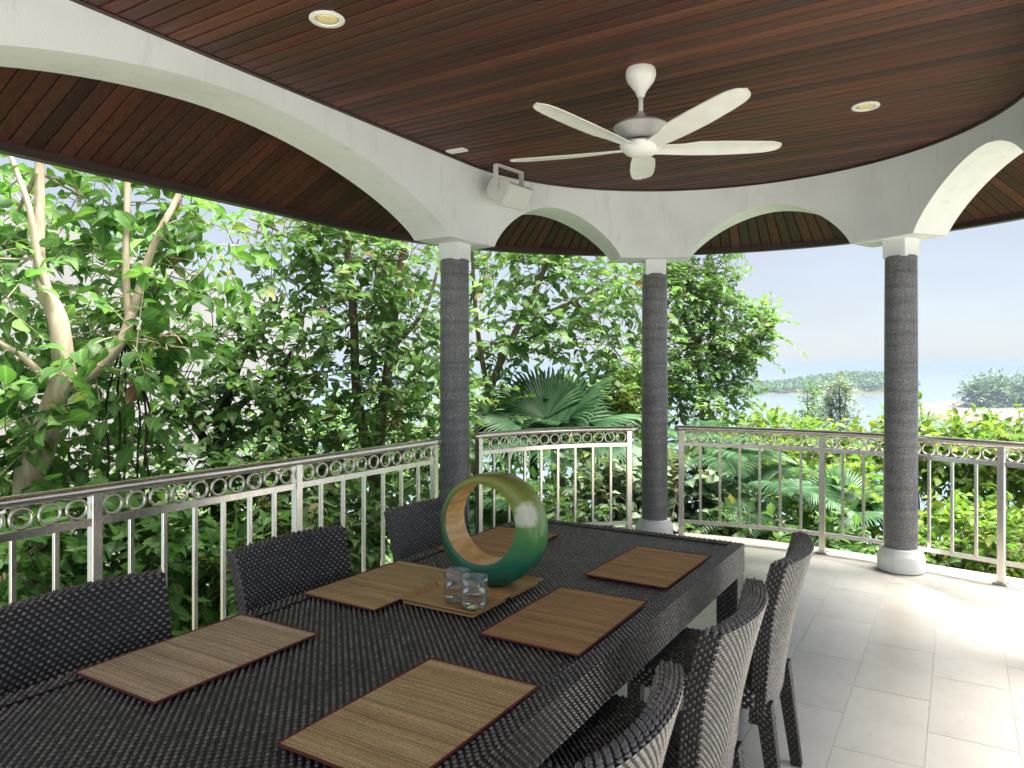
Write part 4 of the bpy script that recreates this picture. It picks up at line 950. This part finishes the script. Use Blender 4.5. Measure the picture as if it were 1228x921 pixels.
# the near tree with pale stems and large leaves
tree('pale_stem_tree', 'tree with pale forked stems and large green leaves beside the straight railing', 'tree',
     [([g(20, 5.4, -0.2), A_(30, 640, 5.3), A_(48, 540, 5.25), A_(72, 465, 5.2), A_(76, 430, 5.2), A_(68, 380, 5.2), A_(52, 345, 5.2), A_(47, 300, 5.25), A_(48, 200, 5.3), A_(46, 40, 5.4)], [0.13, 0.105, 0.095, 0.083, 0.072, 0.066, 0.052, 0.038, 0.033, 0.024]),
      ([A_(75, 462, 5.2), A_(100, 452, 5.25), A_(125, 435, 5.35), A_(148, 405, 5.45), A_(158, 375, 5.5)], [0.06, 0.05, 0.045, 0.04, 0.036]),
      ([A_(155, 385, 5.5), A_(151, 330, 5.5), A_(152, 260, 5.5), A_(156, 60, 5.6)], [0.030, 0.027, 0.025, 0.018]),
      ([A_(158, 380, 5.5), A_(172, 330, 5.5), A_(190, 280, 5.5), A_(212, 238, 5.6), A_(250, 150, 5.8)], [0.034, 0.03, 0.027, 0.022, 0.014]),
      ([A_(58, 350, 5.2), A_(45, 310, 5.15), A_(35, 250, 5.1), A_(10, 180, 5.1)], [0.032, 0.026, 0.021, 0.014]),
      ([A_(70, 470, 5.2), A_(30, 430, 5.1), A_(-20, 400, 5.0)], [0.032, 0.022, 0.013])],
     [(A_(10, 225, 5.7), (.3, .3, .22), 6), (A_(110, 240, 5.95), (.35, .3, .25), 13), (A_(215, 255, 5.9), (.34, .35, .25), 14), (A_(250, 300, 5.9), (.25, .3, .28), 10), (A_(110, 320, 5.95), (.36, .3, .3), 13),
      (A_(225, 345, 5.8), (.3, .35, .25), 9), (A_(5, 330, 5.6), (.25, .3, .3), 9), (A_(112, 395, 5.7), (.22, .3, .2), 9), (A_(5, 420, 5.3), (.25, .3, .3), 10), (A_(185, 410, 5.3), (.3, .35, .22), 12),
      (A_(5, 510, 5.1), (.3, .35, .3), 13), (A_(110, 520, 5.6), (.35, .35, .3), 14), (A_(165, 470, 5.6), (.3, .3, .25), 9), (A_(60, 590, 5.5), (.5, .35, .25), 15), (A_(-40, 300, 5.0), (.4, .4, .6), 14), (A_(100, 120, 5.8), (.8, .5, .3), 16), (A_(240, 150, 5.9), (.6, .5, .35), 12), (A_(90, 430, 5.05), (.18, .18, .12), 3), (A_(70, 300, 6.5), (.5, .4, .4), 18), (A_(180, 330, 6.5), (.5, .4, .4), 18), (A_(120, 450, 6.4), (.5, .4, .35), 18), (A_(10, 470, 6.2), (.4, .4, .4), 14), (A_(20, 260, 6.4), (.4, .4, .3), 12)],
     0.155, M['leafA'], M['palebark'], 'ovate', 7, 0.42, 0.45, 0.9, 0.7, singles=300)
# hanging aerial roots
for px, y0, y1, Z, kk in [(146, 415, 560, 5.6, 0), (152, 440, 575, 5.6, 1), (165, 450, 560, 5.65, 2), (172, 430, 585, 5.6, 3), (178, 445, 575, 5.7, 4), (128, 430, 520, 5.55, 5)]:
    mb = MB(); pts = [A_(px+rng.normal(0, 2), y0+(y1+150-y0)*s, Z) for s in np.linspace(0, 1, 7)]
    pts[0] = A_(150, 400, 5.46)
    mb.tube(smooth_path(pts, 3), 0.009, 5); o = mb.build('hanging_root', M['darkbark'], smooth=True); tag(o, 'thin dark aerial root hanging from the pale stemmed tree', 'root', 'hanging aerial roots')
TG = 'trees beyond the railing'
tree('leafy_tree', 'dark green bushy tree in front of the pale house', 'tree',
     [([g(260, 7.4, -0.2), A_(262, 560, 7.2), A_(275, 470, 7.2), A_(300, 410, 7.2)], [0.09, 0.07, 0.05, 0.02]), ([A_(262, 560, 7.2), A_(220, 480, 7.0), A_(200, 430, 7.0)], [0.05, 0.035, 0.015]), ([A_(270, 500, 7.2), A_(330, 450, 7.3), A_(350, 420, 7.3)], [0.04, 0.03, 0.015])],
     [(A_(250, 400, 7.0), (.6, .6, .2), 22), (A_(310, 425, 7.2), (.55, .6, .25), 26), (A_(220, 460, 6.9), (.5, .6, .35), 26), (A_(300, 490, 7.1), (.6, .6, .35), 34), (A_(350, 470, 7.2), (.5, .6, .35), 26), (A_(240, 540, 6.8), (.5, .5, .35), 24), (A_(320, 560, 7.0), (.6, .6, .4), 32), (A_(200, 620, 6.6), (.6, .5, .4), 26), (A_(300, 640, 6.8), (.7, .6, .4), 34)],
     0.125, M['leafB'], M['darkbark'], 'ovate', 9, 0.45, 0.3, 0.9, 0.9, singles=150, group=TG)
tree('leafy_tree', 'tall leafy tree with two brown stems beside the corner column', 'tree',
     [([g(440, 8.2, -0.2), A_(452, 560, 8.0), A_(462, 470, 7.9), A_(470, 400, 7.9), A_(478, 340, 7.9), A_(490, 250, 7.9), A_(494, 150, 8.0)], [0.10, 0.075, 0.055, 0.05, 0.045, 0.035, 0.02]),
      ([A_(448, 580, 8.0), A_(428, 470, 7.8), A_(424, 380, 7.7), A_(416, 300, 7.7), A_(408, 170, 7.8)], [0.06, 0.05, 0.045, 0.04, 0.02]),
      ([A_(420, 330, 7.7), A_(370, 300, 7.5), A_(330, 275, 7.4), A_(300, 262, 7.3)], [0.025, 0.02, 0.014, 0.008]), ([A_(468, 420, 7.9), A_(510, 370, 7.9), A_(530, 300, 8.0)], [0.03, 0.022, 0.012])],
     [(A_(305, 285, 7.3), (.28, .4, .2), 8), (A_(350, 285, 7.4), (.45, .5, .28), 20), (A_(345, 335, 7.4), (.35, .4, .25), 11), (A_(410, 290, 7.7), (.5, .6, .3), 26), (A_(395, 360, 7.6), (.5, .6, .35), 30), (A_(465, 310, 7.8), (.45, .6, .35), 26), (A_(505, 300, 7.9), (.4, .5, .35), 22), (A_(450, 390, 7.8), (.5, .6, .35), 30), (A_(510, 400, 7.9), (.4, .5, .4), 24),
      (A_(395, 450, 7.6), (.5, .6, .35), 28), (A_(470, 470, 7.8), (.5, .6, .4), 32), (A_(520, 500, 7.9), (.4, .5, .4), 22), (A_(410, 530, 7.6), (.55, .6, .4), 32), (A_(480, 560, 7.8), (.5, .6, .4), 28), (A_(440, 210, 7.8), (1.0, .8, .35), 34)],
     0.125, M['leafC'], M['bark'], 'ovate', 9, 0.48, 0.35, 0.95, 0.8, singles=150, group=TG)
tree('leafy_tree', 'light green tree with leaning stems between the two slim columns', 'tree',
     [([g(560, 10.0, -0.2), A_(572, 540, 9.4), A_(590, 460, 9.3), A_(622, 390, 9.3), A_(650, 330, 9.4), A_(672, 260, 9.5)], [0.09, 0.065, 0.05, 0.042, 0.034, 0.02]), ([A_(585, 470, 9.3), A_(572, 390, 9.2), A_(566, 300, 9.2)], [0.04, 0.03, 0.02]), ([A_(622, 390, 9.3), A_(690, 360, 9.5), A_(745, 330, 9.6)], [0.03, 0.022, 0.012])],
     [(A_(590, 320, 9.2), (.5, .6, .35), 26), (A_(650, 330, 9.4), (.55, .6, .4), 32), (A_(715, 330, 9.6), (.5, .6, .35), 26), (A_(755, 345, 9.7), (.3, .5, .4), 14), (A_(600, 400, 9.3), (.5, .6, .4), 26), (A_(660, 400, 9.4), (.5, .6, .35), 26), (A_(720, 400, 9.6), (.5, .6, .4), 26), (A_(590, 480, 9.3), (.4, .5, .4), 20), (A_(745, 430, 9.7), (.4, .5, .35), 16), (A_(620, 270, 9.4), (.8, .8, .3), 26), (A_(720, 270, 9.6), (.8, .8, .3), 22)],
     0.135, M['leafC'], M['bark'], 'ovate', 9, 0.5, 0.35, 0.95, 0.8, singles=100, group=TG)
tree('fine_leaf_tree', 'fine leaved tree with one branch reaching out towards the sea', 'tree',
     [([g(845, 11.5, -0.2), A_(842, 500, 10.6), A_(838, 440, 10.5), A_(842, 370, 10.5), A_(850, 300, 10.5), A_(852, 230, 10.6)], [0.06, 0.036, 0.03, 0.024, 0.018, 0.01]), ([A_(840, 445, 10.5), A_(865, 440, 10.4), A_(890, 425, 10.4), A_(912, 395, 10.4), A_(924, 380, 10.4)], [0.025, 0.02, 0.015, 0.01, 0.005]), ([A_(840, 420, 10.5), A_(815, 370, 10.5), A_(800, 330, 10.5)], [0.03, 0.02, 0.01])],
     [(A_(845, 330, 10.5), (.45, .6, .3), 34), (A_(815, 345, 10.5), (.4, .6, .35), 30), (A_(865, 370, 10.4), (.3, .4, .3), 22), (A_(825, 410, 10.5), (.4, .6, .35), 36), (A_(865, 425, 10.4), (.28, .4, .25), 22), (A_(850, 455, 10.4), (.4, .5, .2), 24), (A_(900, 412, 10.4), (.14, .2, .10), 7), (A_(914, 392, 10.4), (.17, .2, .18), 20), (A_(888, 425, 10.4), (.2, .2, .12), 10), (A_(905, 430, 10.4), (.12, .2, .05), 4), (A_(840, 490, 10.4), (.45, .5, .25), 24), (A_(815, 470, 10.5), (.4, .5, .3), 20), (A_(885, 480, 10.6), (.25, .3, .15), 8), (A_(850, 265, 10.6), (.6, .6, .35), 34), (A_(790, 300, 10.6), (.4, .6, .4), 24)],
     0.092, M['leafE'], M['bark'], 'ovate', 13, 0.42, 0.25, 1.0, 0.9, group=TG, dens=1.6)

# ---- shrubs
def shrub(name, label, px, py, Z, rx, rz_, k, leaf, mt, shape='ovate', per=9, tl=0.4, singles=0, group='shrubs beyond the railing', droop=0.35, barkm='bark', stems=5):
    c = A_(px, py, Z); b0 = np.array([c[0], c[1], ground_h(c)-0.15]); limbs = []; cl = []
    for i in range(stems):
        a = 2*PI*i/stems+rng.random(); tip = c+np.array([math.cos(a)*rx*0.6, math.sin(a)*rx*0.6, rz_*rng.uniform(-0.1, 0.5)])
        limbs.append(([b0 if i == 0 else b0+np.array([math.cos(a)*0.12, math.sin(a)*0.12, 0]), b0*0.4+tip*0.6+np.array([math.cos(a), math.sin(a), 0])*0.1, tip], [0.035, 0.022, 0.008]))
        cl.append((tip, (rx*0.5, rx*0.5, rz_*0.5), k//(stems*2)+1))
    cl.append((c, (rx, rx*0.9, rz_), k//4)); cl.append((c-np.array([0, 0, rz_*0.7]), (rx, rx*0.9, rz_*0.8), k//4))
    return tree(name, label, 'shrub', limbs, cl, leaf, mt, M[barkm], shape, per, tl, droop, 0.9, 0.85, singles, group)
shrub('lime_shrub', 'lime green shrub rising above the bowed railing beside the granite column', 1140, 548, 9.0, 0.75, 0.36, 240, 0.115, M['leafY'], 'ovate', 10, 0.42, 150)
shrub('lime_shrub', 'yellow green shrub top in front of the bay water', 960, 560, 11.0, 1.0, 0.5, 230, 0.13, M['leafY'], 'ovate', 9, 0.42, 100)
shrub('lime_shrub', 'bright lime shrub below the sea side railing next to the foot of the granite column', 1150, 660, 7.4, 0.75, 0.45, 190, 0.105, M['leafY'], 'round', 9, 0.4, 120)
shrub('lime_shrub', 'yellow green shrub behind the balusters near a fan palm', 1015, 600, 8.6, 0.6, 0.35, 120, 0.13, M['leafY'], 'ovate', 8, 0.4)
shrub('lime_shrub', 'lime shrub reaching past the end post of the bowed railing', 1235, 560, 8.2, 0.6, 0.5, 150, 0.115, M['leafY'], 'ovate', 9, 0.4)
shrub('lime_shrub', 'light green bush showing between the fan palm and the slim column', 745, 490, 9.8, 0.45, 0.3, 90, 0.11, M['leafY'], 'ovate', 8, 0.38)
shrub('lime_shrub', 'yellow green bush low behind the palm fronds', 900, 535, 12.5, 1.1, 0.45, 240, 0.13, M['leafY'], 'ovate', 9, 0.42)
shrub('variegated_shrub', 'grey green leafy shrub low behind the slim column', 770, 600, 8.3, 0.7, 0.42, 200, 0.15, M['leafV'], 'ovate', 8, 0.4, 60)
shrub('variegated_shrub', 'grey green bush beside the palm behind the bowed railing', 850, 640, 8.0, 0.55, 0.35, 130, 0.14, M['leafV'], 'ovate', 8, 0.4)
shrub('green_shrub', 'dark green shrub behind the balusters of the straight railing', 90, 690, 4.9, 0.65, 0.4, 110, 0.15, M['leafA'], 'ovate', 7, 0.38)
shrub('green_shrub', 'green shrub low behind the straight railing near the middle chair', 250, 690, 5.9, 0.7, 0.4, 130, 0.14, M['leafA'], 'ovate', 7, 0.4)
shrub('green_shrub', 'green shrub low behind the straight railing near the corner column', 400, 640, 6.9, 0.6, 0.45, 150, 0.13, M['leafB'], 'ovate', 8, 0.4)
shrub('green_shrub', 'dense dark shrub below the short curved railing', 620, 640, 8.0, 0.75, 0.5, 190, 0.13, M['leafB'], 'ovate', 8, 0.4)
shrub('green_shrub', 'dark shrub below the bowed railing between two palms', 920, 660, 7.6, 0.7, 0.4, 160, 0.13, M['leafB'], 'ovate', 8, 0.4)
shrub('green_shrub', 'low dark shrub at the outer edge of the terrace by the granite column', 1060, 690, 7.2, 0.6, 0.3, 120, 0.12, M['leafB'], 'ovate', 8, 0.4)
shrub('green_shrub', 'dark bush under the pale stemmed tree', 40, 640, 6.3, 0.8, 0.6, 150, 0.15, M['leafB'], 'ovate', 7, 0.42)
shrub('green_shrub', 'tall leafy shrub between the straight railing and the pale house wall', -140, 560, 5.2, 0.75, 0.8, 190, 0.15, M['leafA'], 'ovate', 8, 0.42)
shrub('green_shrub', 'broad green shrub at the foot of the pale house wall', -330, 600, 5.0, 0.8, 0.7, 170, 0.15, M['leafB'], 'ovate', 8, 0.42)
# big dark trees further down the slope
for px, py, Z, rx, rz_, k, lab in [(480, 520, 12.5, 1.9, 1.2, 420, 'dense green tree standing down the slope behind the corner column'), (700, 500, 13.5, 1.7, 1.1, 380, 'dense green tree standing down the slope behind the fan palm'), (330, 600, 10.0, 1.4, 0.9, 280, 'dense green tree low on the slope near the pale house')]:
    c = A_(px, py, Z); b0 = np.array([c[0], c[1], ground_h(c)-0.2]); cl = []
    for i in range(9):
        q = c+np.array([rng.normal(0, rx*0.5), rng.normal(0, rx*0.5), rng.normal(0, rz_*0.45)]); cl.append((q, (rx*0.5, rx*0.5, rz_*0.42), k//9))
    tree('slope_tree', lab, 'tree', [([b0, (b0+c)/2+rng.normal(0, .1, 3), c+np.array([0, 0, rz_*0.5])], [0.16, 0.11, 0.04])], cl, 0.14, M['leafC'], M['bark'], 'ovate', 9, 0.5, 0.35, 0.95, 0.85, group=TG)

# ---- palms
def fan_frond(apex, d, up, Rr, nb, span, fold):
    "pleated fan of narrow blades from one point"
    d = norm(d); sd_ = norm(np.cross(d, up)); nrm = np.cross(sd_, d); V = []; F = []
    for i in range(nb):
        a = -span/2+span*(i+0.5)/nb; dirv = d*math.cos(a)+sd_*math.sin(a); lat = -d*math.sin(a)+sd_*math.cos(a)
        Ln = Rr*(0.75+0.25*math.cos(a*0.9))*(0.95+0.1*rng.random()); wd = 2*Rr*0.62*math.sin(span/nb/2)*1.1
        k = len(V); dz = -0.10*Ln*(abs(a)/span*2)
        for s, wf, dr in ((0.03, 0.06, 0), (0.35, 0.6, 0.0), (0.62, 1.0, -0.02), (0.85, 0.55, -0.07), (1.0, 0.05, -0.16)):
            c = apex+dirv*Ln*s+nrm*(fold*s*s*Ln*0.15)+np.array([0, 0, dr*Ln+dz*s])
            V += [c-lat*wd*wf/2-nrm*wd*wf*0.28, c+nrm*0.0, c+lat*wd*wf/2-nrm*wd*wf*0.28]
        for r_ in range(4):
            a0 = k+r_*3; F += [(a0, a0+1, a0+4, a0+3), (a0+1, a0+2, a0+5, a0+4)]
    return V, F
def feather_frond(base, d, Ln, nl, ll, droop):
    d = norm(np.array(d, float)); sd_ = norm(np.cross(d, [0, 0, 1.0])); V = []; F = []; rach = []
    for s in np.linspace(0, 1, 10): rach.append(np.array(base)+d*Ln*s+np.array([0, 0, -droop*Ln*s*s]))
    for i in range(nl):
        s = 0.12+0.88*i/nl; p = np.array(base)+d*Ln*s+np.array([0, 0, -droop*Ln*s*s]); tang = norm(d+np.array([0, 0, -2*droop*s]))
        for sg in (-1, 1):
            dv = norm(tang*0.65+sd_*sg*0.9+np.array([0, 0, 0.15])); l_ = ll*math.sin(PI*(0.15+0.8*s))*(0.9+0.2*rng.random()); lat = norm(np.cross(dv, [0, 0, 1.0])); k = len(V); wd = 0.026
            for q, wf, dr in ((0, 0.5, 0), (0.4, 1, -0.03), (0.75, 0.7, -0.12), (1, 0.06, -0.28)):
                c = p+dv*l_*q+np.array([0, 0, dr*l_]); V += [c-lat*wd*wf/2, c+lat*wd*wf/2]
            for r_ in range(3): a0 = k+r_*2; F.append((a0, a0+1, a0+3, a0+2))
    return V, F, rach
def fan_palm(label, px, py, Z, Rr, fr_dirs, group='palms beyond the railing'):
    c = A_(px, py, Z); b0 = np.array([c[0], c[1], ground_h(c)-0.2]); t_ = thing('fan_palm', label, 'palm', tuple(b0), group)
    MB().tube([b0, (b0+c)/2+np.array([0.05, 0, 0]), c], [0.11, 0.10, 0.08], 10).build('trunk', M['darkbark'], t_, smooth=True)
    for az, el, pl_, rs in fr_dirs:
        az = R(az); el = R(el); d = RT*math.cos(az)*math.cos(el)+FW*math.sin(az)*math.cos(el)+np.array([0, 0, math.sin(el)])
        apex = c+d*pl_; up = norm(np.cross(np.cross(d, [0, 0, 1.0]), d)+rng.normal(0, 0.15, 3)); 
        if el > R(60): up = -FW
        V, F = fan_frond(apex, d+np.array([0, 0, -0.15]), up, Rr*rs, 38, R(170), -0.9)
        fo = part('frond', V, [f_ for f_ in F], M['palm'], t_); MB().tube([c, c*0.5+apex*0.5+np.array([0, 0, 0.03]), apex], [0.016, 0.012, 0.008], 5).build('stalk', M['palm'], fo, smooth=True)
fan_palm('fan palm with a large upright pleated frond behind the short curved railing', 668, 528, 8.9, 0.88, [(90, 80, 0.12, 1.1), (160, 62, 0.3, 0.95), (20, 60, 0.3, 0.95), (175, 30, 0.45, 0.85), (5, 28, 0.45, 0.85), (60, 45, 0.5, 0.9), (120, 45, 0.5, 0.9), (200, 5, 0.5, 0.8), (-20, 5, 0.5, 0.8)])
fan_palm('small fan palm behind the balusters below the bay view', 1012, 620, 8.0, 0.55, [(90, 75, 0.15, 1.0), (140, 45, 0.3, 0.9), (40, 45, 0.3, 0.9), (200, 30, 0.3, 0.8), (-20, 30, 0.3, 0.8), (270, 20, 0.3, 0.8)])
def feather_palm(label, px, py, Z, Ln, n, group='palms beyond the railing'):
    c = A_(px, py, Z); b0 = np.array([c[0], c[1], ground_h(c)-0.2]); t_ = thing('feather_palm', label, 'palm', tuple(b0), group)
    MB().tube([b0, (b0+c)/2, c], [0.08, 0.07, 0.05], 8).build('trunk', M['darkbark'], t_, smooth=True)
    for i in range(n):
        a = 2*PI*i/n+rng.uniform(-.2, .2); el = rng.uniform(0.35, 1.0); d = (math.cos(a)*math.cos(el), math.sin(a)*math.cos(el), math.sin(el))
        V, F, ra = feather_frond(c, d, Ln*rng.uniform(0.85, 1.1), 32, 0.42, 0.5); fo = part('frond', V, F, M['palm'], t_); MB().tube(ra, list(np.linspace(0.012, 0.003, len(ra))), 5).build('stalk', M['palm'], fo, smooth=True)
feather_palm('feathery palm low behind the short curved railing', 600, 620, 8.0, 1.1, 11)
feather_palm('feathery palm arching behind the bowed railing', 905, 600, 8.3, 1.25, 14)
feather_palm('tall feathery palm behind the post at the start of the bowed railing', 850, 560, 8.9, 1.35, 17)
feather_palm('feathery palm behind the upright fan frond', 640, 540, 9.4, 1.3, 14)
feather_palm('feathery palm low behind the grey green shrub', 700, 650, 8.8, 1.0, 10)

# ---- undergrowth on the slope
nU = 11000; rr = 5.2+16*rng.random(nU)**1.4; aa = YAW+PI/2+rng.uniform(-0.95, 1.35, nU)
P = np.stack([CAM[0]*0.3+rr*np.cos(aa), -1.0+rr*np.sin(aa), np.zeros(nU)], 1)
P[:, 2] = [ground_h(p) for p in P]; P[:, 2] += rng.random(nU)*0.9
keep = ~((P[:, 0] > -2.6) & (P[:, 0] < 9.4) & (P[:, 1] < 2.6)) ; P = P[keep]; k = len(P)
D = rng.normal(0, 1, (k, 3)); D[:, 2] = np.abs(D[:, 2])*0.4; U = rng.normal(0, 0.4, (k, 3))+np.array([0, 0, 1.0])
V, F = leaves_mesh(P, D, U, 0.26*(0.6+0.8*rng.random(k)), 'ovate'); o = part('undergrowth', V, F, M['leafB'], None, True); add_rib(o.data, RIB[len(V)]); tag(o, 'dense green undergrowth covering the slope below the terrace', 'undergrowth', kind='stuff')

# ---- trees in the middle distance
def far_tree(name, label, px, ybase, ytop, Z, wpx, k, leaf, mt, group=None, base_z=None):
    c0_ = A_(px, ybase, Z); c1 = A_(px, ytop, Z); Hh = c1[2]-c0_[2]; rx = wpx/FPX*Z/2
    if base_z is not None: c0_[2] = base_z
    cl = []
    for i in range(10):
        s = rng.uniform(0.3, 0.95); q = c0_+(c1-c0_)*s; q = q+RT*rng.uniform(-1, 1)*rx*0.75*(1.1-0.5*s)+FW*rng.uniform(-1, 1)*rx*0.6; cl.append((q, (rx*0.35, rx*0.35, Hh*0.13), max(2, k//10)))
    limbs = [([c0_, (c0_+c1)/2+RT*rx*0.1, c1], [Hh*0.02+0.03, Hh*0.015+0.02, 0.01])]
    for c_, r_, kk in cl[:6]: limbs.append(([c0_+(c1-c0_)*0.35, (c0_+(c1-c0_)*0.45+c_)/2, c_], [Hh*0.012, Hh*0.008, Hh*0.004]))
    return tree(name, label, 'tree', limbs, cl, leaf, mt, M['darkbark'], 'tiny', 8, leaf*4, 0.3, 0.9, 0.8, 0, group, twigr=leaf*0.03)
g1 = A_(1006, 441, 34); far_tree('airy_tree', 'airy grey green tree standing in front of the bay water', 1006, 545, 452, 34, 56, 330, 0.17, M['leafV'], base_z=ground_h(g1)-0.3)
g1 = A_(968, 441, 38); far_tree('airy_tree', 'small dark green tree top standing out against the bay water', 968, 530, 464, 38, 40, 330, 0.2, M['leafC'], base_z=ground_h(g1)-0.3)
for px, yt, wpx, lab in [(1174, 466, 30, 'spreading tree at the tip of the mud flat shore'), (1194, 460, 38, 'tall bluish tree second from the tip of the mud flat shore'), (1218, 464, 42, 'broad bluish tree on the mud flat behind the tall one'), (1242, 458, 44, 'tallest bluish tree on the mud flat shore')]:
    far_tree('shore_tree', lab, px, 488, yt, 276+rng.uniform(-4, 8), wpx, 150, 1.6, M['far'], 'trees on the mud flat shore', SEA_Z+0.3)
# wood on the headland
P = []
for i in range(1500):
    u, v = rng.random(), rng.uniform(0.05, 0.95); p = np.array(IP(u, v)); hh = rng.uniform(2.0, 4.8)*(0.55+0.45*min(1, u*2.5))
    q = norm(rng.normal(0, 1, (26, 3))); q[:, 2] = np.abs(q[:, 2])
    P.append(p[None]+np.array([0, 0, hh*0.45])[None]+q*np.array([1.9, 1.9, hh*0.5])*(0.6+0.4*rng.random((26, 1))))
P = np.concatenate(P); k = len(P); D = rng.normal(0, 1, (k, 3)); U = rng.normal(0, 0.5, (k, 3))+np.array([0, 0, 1.0])
V, F = leaves_mesh(P, D, U, np.full(k, 1.5)*(0.6+0.8*rng.random(k)), 'tiny'); o = part('headland_woods', V, F, M['far']); tag(o, 'far off wood covering the headland across the bay', 'woods', kind='stuff')

# ---------------------------------------------------------------- haze
m = bpy.data.materials.new('sea_haze'); m.use_nodes = True; t = m.node_tree; t.nodes.clear()
oo = t.nodes.new('ShaderNodeOutputMaterial'); pv = t.nodes.new('ShaderNodeVolumePrincipled')
pv.inputs['Color'].default_value = (0.26, 0.33, 0.42, 1); pv.inputs['Density'].default_value = 0.00095; pv.inputs['Anisotropy'].default_value = 0.0
L(t, pv.outputs[0], oo.inputs['Volume'])
o = MB().box((0, 0, (SEA_Z-1+9)/2), (60800, 60800, 10-SEA_Z)).build('haze', m); tag(o, 'thin pale sea haze filling the air', 'haze', kind='stuff')
